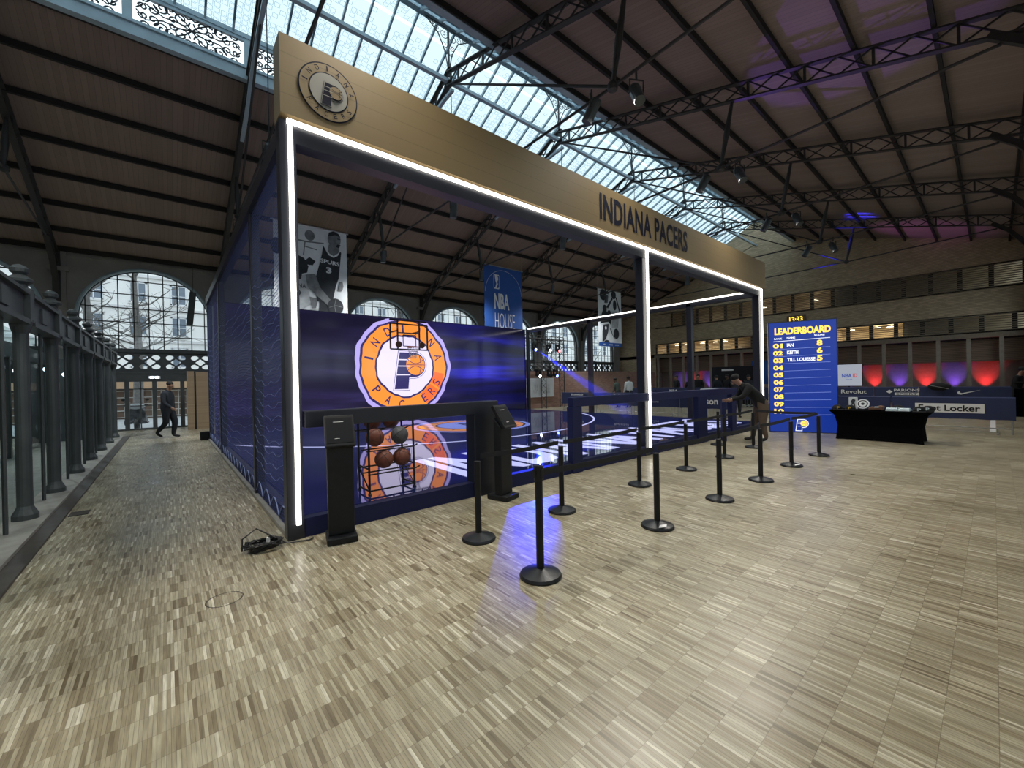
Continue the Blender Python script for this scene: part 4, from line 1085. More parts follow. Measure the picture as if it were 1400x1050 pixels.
# ------------------------------------------------------------------ merchandise table
t = thing('display_table', 'table under a black stretch cloth beside the leaderboard', 'table', (13.38, 1.83, 0))
mb = MB()
def ringat(z, hx, hy): return [(-hx, -hy, z), (hx, -hy, z), (hx, hy, z), (-hx, hy, z)]
prof = [(.0, .37, .80), (.05, .36, .79), (.35, .32, .765), (.6, .345, .82), (.70, .385, .91), (.735, .39, .925)]
rings = []
def sq(z, hx, hy):
    n = 8; pts = []
    c_ = [(-hx, -hy), (hx, -hy), (hx, hy), (-hx, hy)]
    for i in range(4):
        a, b = c_[i], c_[(i+1) % 4]
        for k in range(n):
            f = k/n; inw = 1 - (.05*math.sin(PI*f) if z < .65 else 0)
            pts.append(mb.bm.verts.new(((a[0]+(b[0]-a[0])*f)*inw, (a[1]+(b[1]-a[1])*f)*inw, z + (.05*math.sin(PI*f) if z == 0 else 0))))
    return pts
for z, hx, hy in prof: rings.append(sq(z, hx, hy))
for A_, B_ in zip(rings, rings[1:]):
    for k in range(len(A_)): mb.face([A_[k], A_[(k+1) % len(A_)], B_[(k+1) % len(A_)], B_[k]])
mb.face(rings[-1]); mb.build('stretch_cloth', 'cloth', t, smooth=False)
for x in (-.36, .36):
    for y in (-.79, .79):
        mb = MB(); mb.lathe([(.02, 0), (.02, .05), (0, .05)], (x*.95, y*.95, 0), 8); mb.build('foot', 'shoe', t)
TZ = .737
def cap(x, y, rz, m1, m2, lb):
    t = thing('cap', lb, 'cap', (x, y, TZ), rz, 'caps on the black table')
    mb = MB(); mb.lathe([(.105, 0), (.108, .04), (.09, .09), (.05, .115), (0, .12)], (0, 0, 0), 18); mb.build('crown', m1, t, smooth=True)
    mb = MB(); pts = [(.1*math.cos(a), .1*math.sin(a)) for a in [PI*1.1 + PI*.8*k/8 for k in range(9)]]; out = [(.12*math.cos(a), -.10 + .12*math.sin(a)) for a in [PI*1.1 + PI*.8*k/8 for k in range(9)]]
    for k in range(8): mb.hexa([(*pts[k], .004), (*pts[k+1], .004), (*out[k+1], .0), (*out[k], .0)], [(*pts[k], .012), (*pts[k+1], .012), (*out[k+1], .008), (*out[k], .008)])
    mb.build('visor', m1, t)
    mb = MB(); mb.text('P', Fr((0, -.108, .05), (1, 0, 0), (0, 0, 1)), 0, 0, .06, .06, .004, .03); mb.build('badge', m2, t)
cap(13.2, 2.62, -1.2, 'blackcloth', 'goldcap', 'black cap with gold badge at the leaderboard end of the table')
cap(13.2, 2.36, -1.5, 'blackcloth', 'goldcap', 'black cap with gold badge, second from the leaderboard end')
cap(13.2, 1.12, -1.5, 'blackcloth', 'towel', 'black cap with pale badge near the free end of the table')
cap(13.56, 1.0, -1.6, 'blackcloth', 'towel', 'black cap with pale badge at the very end of the table')
cap(13.62, 1.52, -1.5, 'blackcloth', 'towel', 'black cap behind the pale towels, away from the front edge of the table')
t = thing('foam_cutout', 'pale upright foam logo cutout among the caps on the table', 'foam cutout', (13.55, 2.36, TZ))
mb = MB(); cf = west(-.02, 0, .15); mb.bx(-.02, .02, -.09, .09, 0, .30); mb.build('board', 'whiteboard', t, bevel=.01)
mb = MB(); mb.poly(cf, [(-.05, -.12), (.0, -.02), (.05, -.12), (.03, .02), (.05, .08), (.0, .12), (-.04, .06), (-.03, -.02)], .003); mb.build('figure', 'p_dark', t)
t = thing('rally_disc', 'round pale foam rally disc with dark ring on the table', 'foam disc', (13.25, 2.12, TZ+.02))
Rm = Euler((0, -1.15, 0)).to_matrix(); mb = MB(); mb.lathe([(0, -.015), (.125, -.015), (.13, 0), (.125, .015), (0, .015)], (0, 0, .125), 24, Rm); mb.build('disc', 'whiteboard', t)
rf = Fr(Rm @ Vector((0, 0, 0)) + Vector((0, 0, .125)), Rm @ Vector((0, -1, 0)), Rm @ Vector((-1, 0, 0))); rf.N = Rm @ Vector((0, 0, 1))
mb = MB(); mb.ring(rf, 0, 0, .075, .10, .017, 32); mb.disc(rf, 0, 0, .035, .017, 16); mb.build('ring', 'p_dark', t)
t = thing('folded_scarf', 'brown folded scarf between the rally disc and the pale towels', 'scarf', (13.22, 1.84, TZ+.012)); mb = MB()
mb.box((0, .04, .035), (.3, .22, .07)); mb.box((0, -.06, .05), (.26, .1, .1), rx=.2); mb.build('cloth', 'brownitem', t, bevel=.02)
mb = MB(); mb.box((-.12, .0, .075), (.1, .08, .02)); mb.build('tag', 'towel', t)
for y, lb in ((1.585, 'pale folded towel beside the brown scarf'), (1.36, 'pale folded towel beside the black caps')):
    t = thing('folded_towel', lb, 'towel', (13.22, y, TZ), .05 if y > 1.5 else -.04, 'pale towels on the black table'); mb = MB()
    mb.box((0, 0, .018), (.36, .21, .036)); mb.box((.02, .01, .05), (.30, .19, .028), rz=.06); mb.build('cloth', 'towel', t, bevel=.012)

# ------------------------------------------------------------------ crowd barriers with printed covers
def barrier(x, y0, y1, lb, words=(), extra=None, z0=.40, z1=1.0):
    """y1 > y0; words: (text, centre y, centre z, w, h, bold)"""
    L_ = y1-y0; cy = (y0+y1)/2
    t = thing('crowd_barrier', lb, 'barrier', (x, cy, 0), 0, 'printed crowd barriers')
    mb = MB()
    for s in (-1, 1):
        y = s*(L_/2-.06); mb.tube([(0, y, 0), (0, y, z1-.02)], .018, 6)
    mb.tube([(0, -L_/2+.06, .15), (0, L_/2-.06, .15)], .016, 6); mb.tube([(0, -L_/2+.06, z1-.02), (0, L_/2-.06, z1-.02)], .016, 6)
    k = -L_/2+.2
    while k < L_/2-.1 and y0 > 5: mb.tube([(0, k, .15), (0, k, z1-.02)], .006, 4, False); k += .13
    mb.build('frame', 'steel', t)
    for s in (-1, 1):
        mb = MB(); mb.bar((-.25, s*(L_/2-.3), .02), (.25, s*(L_/2-.3), .02), .04, .02); mb.tube([(0, s*(L_/2-.3), .02), (0, s*(L_/2-.3), .16)], .015, 5); mb.build('foot', 'steel', t)
    mb = MB(); n = 10; prof = [(-.035, z0), (-.03, z1-.01), (0, z1+.015), (.03, z1-.01), (.035, z0)]; prev = None
    for q in range(n+1):
        y = -L_/2 + L_*q/n; r = [mb.bm.verts.new((px + .006*math.sin(q*1.7), y, pz + (.008*math.sin(q*2.3) if pz == z0 else 0))) for px, pz in prof]
        if prev:
            for k in range(4): mb.face([prev[k], prev[k+1], r[k+1], r[k]])
        prev = r
    mb.build('cover', 'cover', t)
    wf = west(-.046, 0, 0)
    if words:
        mb = MB()
        for (s, yy, zz, w, h, b) in words: mb.text(s, wf, -(yy-cy), zz, w, h, 0, b)
        mb.build('lettering', 'whiteprint', t)
    if extra: extra(t, wf, cy)
    return t
def fl_sign(t, wf, cy):
    mb = MB(); a, b = -(1.47-cy), -(.17-cy); mb.poly(wf, [(a, .53), (b, .53), (b, .78), (a, .78)], 0); mb.build('sign', 'whiteprint', t)
    mb = MB(); mb.text('Foot Locker', wf, -(.82-cy), .655, 1.16, .17, .004, .025); mb.build('lettering', 'blackgloss', t)
barrier(16.4, -.35, 1.95, 'navy covered barrier with white sign at the open floor end', (), fl_sign, .37, .95)
barrier(16.4, 2.0, 4.3, 'navy covered barrier directly behind the black table', (), None, .37, .95)
barrier(16.4, 6.3, 8.5, 'navy covered barrier with flowing white lettering beyond the cage rail end', [('Wilson', 7.45, .70, 1.0, .26, .02)])
barrier(16.4, 8.55, 10.75, 'navy covered barrier with capital lettering beyond the middle light tube', [('TISSOT', 9.85, .78, .95, .16, .015), ('OFFICIAL TIMEKEEPER', 9.85, .62, .8, .05, 0)])
barrier(16.4, 10.8, 12.95, 'navy covered barrier between two lettered ones, seen through the cage', [('Basketball', 11.4, .9, .8, .10, .01)])
barrier(16.4, 13.0, 15.15, 'navy covered barrier at the far left end of its line, in the blue beam', [('Basketball', 14.1, .90, .8, .10, .01)])
def nike(t, wf, cy):
    mb = MB(); pts = [(-.29, .01), (-.27, -.07), (-.19, -.085), (-.02, -.02), (.30, .09), (-.05, .005), (-.17, -.03), (-.22, -.01), (-.215, .06)]
    mb.poly(wf, [(-(.62-cy)+a, .88+b) for a, b in pts], 0); mb.build('swoosh_mark', 'whiteprint', t)
def pari(t, wf, cy):
    mb = MB(); a = -(2.3-cy); mb.poly(wf, [(a-.36, .76), (a+.36, .76), (a+.36, .86), (a-.36, .86)], 0); mb.poly(wf, [(a-.62, .90), (a-.52, .98), (a-.42, .90), (a-.52, .82)], 0); mb.build('sign', 'whiteprint', t)
    mb = MB(); mb.text('SPORT', wf, a, .81, .62, .075, .004, .02); mb.build('sign_lettering', 'cover', t)
barrier(23.0, -.4, 1.95, 'navy barrier with a white curved tick mark, in the rear line', (), nike, .45, 1.08)
barrier(23.0, 1.98, 3.3, 'navy barrier with a white diamond and two-line lettering, in the rear line', [('PARIONS', 2.3, .96, .76, .11, .02)], pari, .45, 1.08)
barrier(23.0, 3.33, 5.3, 'navy barrier with thin white lettering beside the leaderboard edge, in the rear line', [('Revolut', 3.98, .90, .86, .17, .008)], None, .45, 1.08)
for q in range(4):
    barrier(23.0, 6.9+2.2*q, 9.05+2.2*q, 'navy barrier in the rear line seen through the cage, %s from its right end' % ordn[q], [('NBA', 7.9+2.2*q, .92, .5, .14, .02)], None, .45, 1.08)
t = thing('duffel_bag', 'dark duffel bag slung over the top of the rear barrier line', 'bag', (22.775, 1.37, 1.0))
mb = MB(); mb.ell((-.02, 0, .10), .16, .32, .15, 16, 10); mb.build('body', 'blackcloth', t, smooth=True)
mb = MB(); mb.tube([(-.02, -.2, .2), (.1, -.15, .22), (.225, -.1, .125), (.225, .1, .125), (.1, .15, .22), (-.02, .2, .2)], .015, 5); mb.tube([(-.15, -.25, .02), (-.17, 0, .09), (-.15, .25, .16)], .012, 5); mb.build('strap', 'steel', t)

# tv screen
t = thing('tv_screen', 'pale lit television screen by the timber posts, right of the leaderboard', 'screen', (30.6, 5.5, 0))
mb = MB(); mb.bx(-.03, .05, -.62, .62, .98, 2.28); mb.build('bezel', 'blackgloss', t)
tf = west(-.035, 0, 0); mb = MB(); mb.poly(tf, [(-.59, 1.0), (.59, 1.0), (.59, 2.25), (-.59, 2.25)], 0); mb.build('display', 's_tv', t)
mb = MB(); mb.mi = 0; mb.text('NBA', tf, -.1, 1.6, .46, .22, .004, .03); mb.mi = 1; mb.text('ID', tf, .28, 1.6, .2, .22, .004, .03); mb.mi = 0; mb.text('HOUSE', tf, 0, 1.38, .3, .05, .004, .01); mb.build('lettering', ['s_blue', 's_red'], t)
mb = MB(); mb.bar((0, 0, 0), (0, 0, 1.0), .08); mb.box((0, 0, .02), (.5, .8, .04)); mb.build('stand', 'blackgloss', t)

# low rose-brick partition and board, stage-light truss
mb = MB(); mb.bx(14.8, 30.6, 18.0, 18.2, 0, 2.25); struct(mb.build('wall_partition', 'brickred'))
t = thing('sign_board', 'white sign board on the low rose-brick wall', 'sign', (17.4, 17.9, 1.25))
mb = MB(); mb.bx(-1.14, 1.14, -.04, .08, -.58, .58); mb.build('board', 'whiteboard', t)
mb = MB(); mb.text('NBA HOUSE', front(0, -.045, 0), 0, -.08, 1.5, .55, 0, .01); mb.line(front(0, -.045, 0), [(-1.05, .45), (1.05, .45)], .03); mb.build('lettering', 'p_soft', t)
t = thing('lighting_truss', 'black lattice lighting gantry in front of the far arches', 'lighting truss', (17.8, 17.5, 0))
mb = MB()
def tower(mb, p, q, w=.29):
    p = Vector(p); q = Vector(q); d = (q-p); L_ = d.length; d.normalize(); a = d.orthogonal().normalized()*w/2; b = d.cross(a).normalized()*w/2; n = int(L_/.36)
    cs = [a+b, a-b, -a-b, -a+b]
    for c_ in cs: mb.tube([p+c_, q+c_], .025, 5)
    for k in range(n):
        for i in range(4): mb.tube([p + d*L_*k/n + cs[i], p + d*L_*(k+1)/n + cs[(i+1) % 4]], .010, 4, False)
tower(mb, (-.5, 0, 0), (-.5, 0, 4.3)); tower(mb, (1.1, 0, 0), (1.1, 0, 4.3)); mb.build('tower', 'iron', t)
mb = MB(); tower(mb, (-3.2, 0, 4.15), (1.3, 0, 4.15)); mb.build('top_beam', 'iron', t)
mb = MB(); tower(mb, (-2.2, 0, 2.55), (1.1, 0, 2.55)); mb.build('lower_beam', 'iron', t)
def movinghead(x, y, z, lens, lb):
    t = thing('moving_head_lamp', lb, 'stage lamp', (x, y, z), 0, 'stage lamps on the gantry')
    mb = MB(); mb.box((0, 0, .28), (.26, .2, .12)); mb.box((-.14, 0, .1), (.04, .12, .3)); mb.box((.14, 0, .1), (.04, .12, .3)); mb.build('yoke', 'blackgloss', t)
    mb = MB(); mb.lathe([(0, -.16), (.09, -.16), (.12, .12), (.12, .16), (.1, .16)], (0, 0, 0), 14, Euler((PI/2+.3, 0, 0)).to_matrix()); mb.build('head', 'blackgloss', t)
    mb = MB(); mb.lathe([(0, .165), (.085, .165), (.085, .175), (0, .175)], (0, 0, 0), 16, Euler((PI/2+.3, 0, 0)).to_matrix()); mb.build('lens', lens, t)
movinghead(16.35, 17.3, 3.52, 'lens_blue', 'stage lamp with blue beam high beside the screen wall edge')
movinghead(18.35, 17.3, 3.52, 'lens_red', 'stage lamp glowing red under the gantry top beam')
movinghead(17.55, 17.3, 3.52, 'lens_white', 'stage lamp with pale lens under the gantry top beam')
movinghead(18.1, 17.3, 1.98, 'lens_blue', 'stage lamp with bright blue lens on the lower beam')
movinghead(16.65, 17.3, 1.98, 'lens_white', 'stage lamp with pale lens on the lower beam, by the screen edge')
movinghead(17.6, 17.3, 1.98, 'blackgloss', 'unlit stage lamp on the lower beam')

# ------------------------------------------------------------------ hanging banners
def banner(x, lb, m, top=7.77, bot=3.92, w=2.62):
    t = thing('hanging_banner', lb, 'banner', (x, 17.0, bot), 0, 'hanging banners')
    mb = MB(); mb.bx(-w/2, w/2, -.006, .006, 0, top-bot); mb.build('cloth', m, t)
    mb = MB(); mb.tube([(-w/2-.08, 0, top-bot+.02), (w/2+.08, 0, top-bot+.02)], .03, 6); mb.build('rod', 'steel', t)
    mb = MB()
    for s in (-1, 1): mb.tube([(s*w/2, 0, top-bot), (s*w/2, 0, zf(17)-bot-.1)], .008, 4)
    mb.build('wire', 'steel', t)
    return t, Fr((-w/2, -.008, 0), (1, 0, 0), (0, 0, 1))
t, f = banner(4.36, 'tall grey photo banner with a player in a dark number 3 jersey', 'banner_white')
mb = MB(); e = .002
def art(shapes, fr):
    for i, (k, s) in enumerate(shapes):
        mb.mi = k; d = e*(i+1)*.6
        if s[0] == 'e': mb.disc(fr, s[1], s[2], s[3], d, 28, s[4])
        elif s[0] == 'l': mb.line(fr, s[1], s[2], d)
        else: mb.poly(fr, s[1], d)
dark, midg, soft, lite = 0, 1, 2, 3
art([(soft, ('p', [(0, 0), (2.62, 0), (2.62, .5), (1.6, .75), (.6, .5), (0, .6)])),
     (midg, ('l', [(.7, 3.27), (1.07, 3.25), (1.75, 3.3)], .05)), (midg, ('l', [(1.03, 3.06), (1.5, 3.0)], .04)), (midg, ('l', [(1.07, 3.25), (1.0, 2.7)], .04)), (midg, ('l', [(.2, 3.4), (.2, 2.3)], .03)),
     (midg, ('e', 1.24, 3.51, .18, .20)), (dark, ('e', .1, 2.9, .2, .3)),
     (soft, ('p', [(.5, 1.76), (1.05, 1.97), (1.18, 1.34), (1.21, .86), (.99, .68), (.5, .5), (.3, 1.2)])),
     (dark, ('p', [(.55, 2.6), (.77, 2.7), (1.02, 2.6), (1.17, 2.3), (1.12, 2.06), (.94, 1.99), (.9, 1.78), (.6, 1.76)])),
     (dark, ('p', [(1.02, 2.48), (1.21, 2.67), (1.43, 2.55), (1.32, 2.37), (1.09, 2.37)])),
     (dark, ('p', [(1.55, 1.08), (2.02, 1.1), (1.89, .4), (1.5, .4)])), (midg, ('p', [(1.18, 1.14), (1.5, 1.1), (1.4, .72), (1.25, .7)])),
     (midg, ('p', [(1.93, 3.3), (2.33, 3.35), (2.33, 3.05), (2.1, 2.86), (1.87, 2.96)])), (lite, ('p', [(1.84, 3.12), (1.95, 2.94), (2.12, 2.86), (2.28, 3.0), (2.34, 3.16), (2.4, 3.1), (2.3, 2.9), (2.12, 2.78), (1.9, 2.84), (1.76, 3.05)])),
     (dark, ('p', [(1.72, 3.22), (1.84, 3.0), (1.92, 2.87), (2.1, 2.8), (2.26, 2.9), (2.36, 3.1), (2.40, 3.05), (2.28, 1.99), (2.18, 1.72), (2.02, 1.0), (1.44, 1.0), (1.4, 1.86), (1.59, 2.54), (1.67, 2.88)])),
     (midg, ('e', 2.14, 3.53, .25, .32)), (dark, ('p', [(1.9, 3.62), (1.95, 3.78), (2.12, 3.86), (2.3, 3.8), (2.39, 3.66), (2.2, 3.72)])), (dark, ('p', [(2.2, 3.25), (2.32, 3.22), (2.38, 3.36), (2.25, 3.36)])), (dark, ('p', [(2.26, 3.56), (2.38, 3.57), (2.38, 3.60), (2.26, 3.60)])),
     (midg, ('p', [(1.05, 1.97), (1.4, 2.06), (1.57, 1.55), (2.02, 1.03), (1.9, .83), (1.48, 1.18), (1.12, 1.5)])),
     (dark, ('e', 2.14, .86, .30, .32)), (midg, ('l', [(1.9, .8), (2.14, .9), (2.4, .85)], .02)), (midg, ('l', [(2.14, .55), (2.1, .9), (2.16, 1.16)], .02)),
     (midg, ('p', [(2.24, 1.5), (2.3, 1.85), (2.42, 1.9), (2.46, 1.7), (2.4, 1.5)]))], f)
mb.mi = lite; mb.text('SPURS', f, 1.95, 2.58, .72, .16, .06, .03, -.08); mb.text('3', f, 1.90, 2.26, .2, .24, .06, .05)
mb.mi = dark; mb.text('INDIANA', f, .66, 1.52, .8, .16, .06, .01); mb.text('0', f, .8, 1.25, .14, .2, .06, .02)
mb.build('print', ['p_dark', 'p_mid', 'p_soft', 'banner_white'], t)
mb = MB(); mb.bx(.0, 2.62, -.0, .012, 0, .3); o = mb.build('footer', 'banner_blue', t); o.location = (-1.31, -.012, 0)

t, f = banner(13.92, 'blue banner with white lettering above the screen wall edge', 'banner_blue')
mb = MB(); mb.text('NBA', f, 1.16, 2.02, 1.02, .84, .003, .03); mb.text('HOUSE', f, 1.36, .98, 1.38, .84, .003, -.012)
mb.ring(f, 1.31, 2.45, 1.23, 1.245, .003, 60, 0, PI)
mb.poly(f, [(.66, 2.66), (.96, 2.66), (1.0, 2.70), (1.0, 3.38), (.96, 3.42), (.66, 3.42), (.62, 3.38), (.62, 2.70)], .003)
mb.mi = 1
mb.poly(f, [(.64, 2.72), (.72, 2.72), (.80, 2.95), (.74, 3.1), (.70, 3.38), (.64, 3.38)], .006); mb.poly(f, [(.98, 2.75), (.98, 3.36), (.88, 3.38), (.93, 3.2), (.86, 3.02), (.90, 2.92), (.80, 2.72), (.86, 2.70)], .006)
mb.build('lettering', ['whiteprint', 'banner_blue'], t)

t, f = banner(23.3, 'grey photo banner of leaping players with a blue foot strip near the brick wall', 'banner_white')
mb = MB()
art([(soft, ('p', [(1.49, 2.45), (2.17, 2.51), (2.3, 1.9), (2.19, 1.3), (1.5, 1.3)])), (dark, ('e', .57, 3.46, .36, .36)), (midg, ('l', [(.3, 3.46), (.85, 3.46)], .04)), (dark, ('p', [(.1, 3.7), (.5, 3.85), (1.2, 3.7), (1.15, 3.55), (.6, 3.72)])),
     (dark, ('e', 1.75, 3.6, .27, .29)), (dark, ('p', [(1.55, 3.4), (1.65, 3.3), (1.1, 2.6), (.9, 2.66)])), (dark, ('p', [(1.95, 3.5), (2.1, 3.45), (2.5, 2.5), (2.35, 2.5)])),
     (dark, ('e', 1.86, 2.9, .2, .36)), (dark, ('p', [(.37, 2.17), (.6, 2.6), (.92, 2.4), (1.47, 1.87), (1.36, 1.51), (1.1, 1.7), (.6, 1.6), (.2, 1.5)])), (dark, ('e', .72, 2.56, .22, .26)), (dark, ('e', 1.2, 2.3, .2, .2)),
     (dark, ('p', [(.55, 1.46), (1.13, 1.55), (1.07, 1.03), (.8, .5), (.4, .25), (.42, .99)])), (lite, ('e', .8, 1.25, .1, .12)), (dark, ('e', 1.97, .92, .32, .36)), (dark, ('l', [(1.26, 1.25), (1.75, .55)], .06)), (dark, ('l', [(1.35, 1.3), (1.5, .9)], .05)), (dark, ('e', .9, .3, .3, .14))], f)
mb.mi = 4; mb.poly(f, [(0, 0), (2.62, 0), (2.62, .27), (0, .27)], .04)
mb.mi = 3; mb.text('NBA', f, .6, .13, .3, .09, .045, .01); mb.text('PARIS', f, 1.3, .13, .4, .09, .045, .01); mb.text('HOUSE', f, 2.0, .13, .4, .09, .045, .01)
mb.build('print', ['p_dark', 'p_mid', 'p_soft', 'banner_white', 'banner_blue'], t)

# ------------------------------------------------------------------ people
def person(name_lb, loc, rz, J, regions, mats, hairm, fingers=False, group=None, hat=None, bulk=1.12):
    """J: joints; one continuous skinned body. The figure faces +X in its own frame, left is +Y."""
    t = thing('person', name_lb, 'person', loc, rz, group)
    V = []; E = []; R = []; tagm = []
    def add(p, r, par=None, m=0):
        V.append(Vector(p)); R.append(r*(bulk if m in (0, 1) else 1.)); tagm.append(m); i = len(V)-1
        if par is not None: E.append((par, i))
        return i
    TOP, LEG, SKIN, SHOE = 0, 1, 2, 3
    pel = add(J['pel'], .155, None, LEG); wst = add(J['waist'], .145, pel, TOP); chest = add(J['chest'], .17, wst, TOP)
    nb = add(J['neckb'], .085, chest, TOP); nk = add(J['neck'], .056, nb, SKIN); hd = Vector(J['head']); fw = Vector(J['face']).normalized(); up = (hd-Vector(J['neck'])).normalized()
    h0 = add(hd - up*.06, .078, nk, SKIN); h1 = add(hd + up*.03, .098, h0, SKIN); h2 = add(hd + up*.10, .072, h1, SKIN)
    for s in ('l', 'r'):
        sh = add(J['sh_'+s], .078, chest, TOP); el = add(J['el_'+s], .052, sh, TOP); wr = add(J['wr_'+s], .034, el, TOP)
        hv = (Vector(J['ha_'+s]) - Vector(J['wr_'+s])); hu = hv.normalized()
        pm = add(Vector(J['wr_'+s]) + hu*.05, .036, wr, SKIN)
        pe = add(Vector(J['wr_'+s]) + hu*.095, .034, pm, SKIN)
        sidev = hu.cross(Vector((0, 1, 0)) if abs(hu.y) < .8 else Vector((1, 0, 0))).normalized(); curl = hu.cross(sidev).normalized()
        if fingers:
            for q, ln in zip((-1.5, -.5, .5, 1.5), (.062, .075, .08, .065)):
                a = Vector(J['wr_'+s]) + hu*.11 + sidev*q*.018
                k1 = add(a, .0095, pe, SKIN); k2 = add(a + hu*ln*.5 + curl*.012, .009, k1, SKIN); add(a + hu*ln*.85 + curl*.035, .008, k2, SKIN)
            th = add(Vector(J['wr_'+s]) + hu*.06 - sidev*.05, .011, pm, SKIN); add(Vector(J['wr_'+s]) + hu*.105 - sidev*.062 + curl*.015, .009, th, SKIN)
        else: add(Vector(J['wr_'+s]) + hu*.16, .022, pe, SKIN)
        if 'hip_'+s in J:
            hp_ = add(J['hip_'+s], .108, pel, LEG); kn = add(J['kn_'+s], .072, hp_, LEG); an = add(J['an_'+s], .046, kn, LEG)
            fd = (Vector(J['to_'+s]) - Vector(J['an_'+s])); b = add(Vector(J['an_'+s]) + fd*.3 + Vector((0, 0, -.02)), .045, an, SHOE); add(Vector(J['to_'+s]), .036, b, SHOE)
    me = bpy.data.meshes.new('body'); me.from_pydata([tuple(v) for v in V], E, []); o = bpy.data.objects.new('body', me); C.objects.link(o)
    md = o.modifiers.new('skin', 'SKIN'); md.use_smooth_shade = True
    for i, r in enumerate(R): me.skin_vertices[0].data[i].radius = (r, r); me.skin_vertices[0].data[i].use_root = (i == 0)
    md2 = o.modifiers.new('sub', 'SUBSURF'); md2.levels = 1; md2.render_levels = 1
    bpy.context.view_layer.update(); ev = o.evaluated_get(bpy.context.evaluated_depsgraph_get()); m2 = bpy.data.meshes.new_from_object(ev)
    bpy.data.objects.remove(o)
    m2.name = 'body'; b = bpy.data.objects.new('body', m2); C.objects.link(b); b.parent = t
    m2.materials.clear()
    for k in mats: m2.materials.append(M[k])
    for p in m2.polygons:
        c = p.center; best = None
        for (i, j) in E:
            a, d = V[i], V[j]-V[i]; f = max(0, min(1, (c-a).dot(d)/max(1e-9, d.length_squared))); q = (c-a-d*f).length - (R[i]*(1-f)+R[j]*f)*.6
            # a bone takes the material of its far end except the first third
            mm = tagm[j] if f > .25 or tagm[i] == tagm[j] else tagm[i]
            if best is None or q < best[0]: best = (q, mm)
        p.material_index = best[1]; p.use_smooth = True
    rt = up.cross(fw).normalized(); fw = rt.cross(up).normalized()
    RM = Matrix((fw, rt, up)).transposed()
    def hpt(a, b_, c_): return hd + fw*a + rt*b_ + up*c_
    mb = MB()
    mb.tube([hpt(.092, 0, .045), hpt(.118, 0, .0), hpt(.098, 0, -.012)], [.008, .016, .012], 6); mb.build('nose', mats[2], t, smooth=True)
    for s in (-1, 1):
        mb = MB(); mb.ell(hpt(0, s*.1, .01), .022, .010, .034, 8, 6, RM); mb.build('ear', mats[2], t, smooth=True)
        mb = MB(); mb.ell(hpt(.090, s*.034, .022), .008, .012, .006, 8, 6, RM); mb.build('eye', 'hair', t, smooth=True)
    mb = MB(); mb.ell(hpt(.088, 0, -.048), .012, .03, .008, 8, 6, RM); mb.build('mouth', 'brownitem', t, smooth=True)
    mb = MB(); c0 = hpt(-.04, 0, .074)
    mb.ell(c0, .096, .102, .088, 16, 10, RM)
    mb.build('hat' if hat else 'hair', hat or hairm, t, smooth=True)
    return t
def stand(h=1.75, lean=0., turn=0):
    k = h/1.75; s = lambda x, y, z: (x*k, y*k, z*k)
    J = dict(pel=s(0, 0, .95), waist=s(.02+lean*.2, 0, 1.1), chest=s(.02+lean*.5, 0, 1.3), neckb=s(lean*.7, 0, 1.46), neck=s(.02+lean*.8, 0, 1.52), head=s(.05+lean*.95, 0, 1.63), face=(1, 0, 0),
             hip_l=s(0, .1, .9), kn_l=s(.02, .11, .5), an_l=s(-.02, .11, .08), to_l=s(.15, .13, .035), hip_r=s(0, -.1, .9), kn_r=s(.04, -.11, .5), an_r=s(0, -.11, .08), to_r=s(.17, -.13, .035),
             sh_l=s(lean*.6, .19, 1.41), el_l=s(-.02+lean*.6, .25, 1.13), wr_l=s(.12+lean*.6, .24, .9), ha_l=s(.16+lean*.6, .23, .75), sh_r=s(lean*.6, -.19, 1.41), el_r=s(-.02+lean*.6, -.25, 1.13), wr_r=s(.12+lean*.6, -.24, .9), ha_r=s(.16+lean*.6, -.23, .75))
    return J
# walking man in the aisle
J = stand(1.80)
J.update(kn_l=(.17, .1, .53), an_l=(.10, .1, .085), to_l=(.31, .1, .035), kn_r=(.02, -.1, .50), an_r=(-.27, -.1, .17), to_r=(-.10, -.1, .04), el_r=(.06, -.26, 1.15), wr_r=(.27, -.24, 1.0), ha_r=(.38, -.23, .93), el_l=(-.16, .26, 1.18), wr_l=(-.14, .25, .95), ha_l=(-.13, .24, .8),
         pel=(.0, 0, .97), head=(.10, 0, 1.71), neck=(.05, 0, 1.58), neckb=(.02, 0, 1.52), hip_l=(.0, .09, .92), hip_r=(.0, -.09, .92))
person('man in dark clothes walking along the left aisle towards the cage', (-.02, 17.75, 0), -.55, J, None, ['darkcloth', 'darkcloth', 'skin', 'shoe'], 'hair', True, None, None, 1.3)
# stooping man at the rail end
J = dict(pel=(-.12, 0, .93), waist=(0, 0, 1.06), chest=(.20, 0, 1.27), neckb=(.34, 0, 1.40), neck=(.40, 0, 1.44), head=(.50, 0, 1.53), face=(.85, 0, -.5),
         hip_l=(-.12, .1, .88), kn_l=(-.05, .12, .48), an_l=(-.14, .12, .08), to_l=(.06, .14, .035), hip_r=(-.12, -.1, .88), kn_r=(.05, -.12, .49), an_r=(.08, -.12, .08), to_r=(.29, -.14, .035),
         sh_l=(.26, .2, 1.36), el_l=(.42, .24, 1.12), wr_l=(.64, .16, 1.06), ha_l=(.74, .12, 1.04), sh_r=(.26, -.2, 1.36), el_r=(.40, -.25, 1.10), wr_r=(.62, -.18, 1.04), ha_r=(.72, -.14, 1.03))
person('stooping man in a black top, dark beanie and brown trousers by the cage rail', (11.35, 3.85, 0), 2.25, J, None, ['blackcloth', 'brownpants', 'skin', 'shoe'], 'hair', True, None, 'blackcloth', 1.25)
t = thing('check_in_kiosk', 'slim navy kiosk with white and orange stickers under the hands of the stooping man', 'kiosk', (10.80, 4.46, 0), .6)
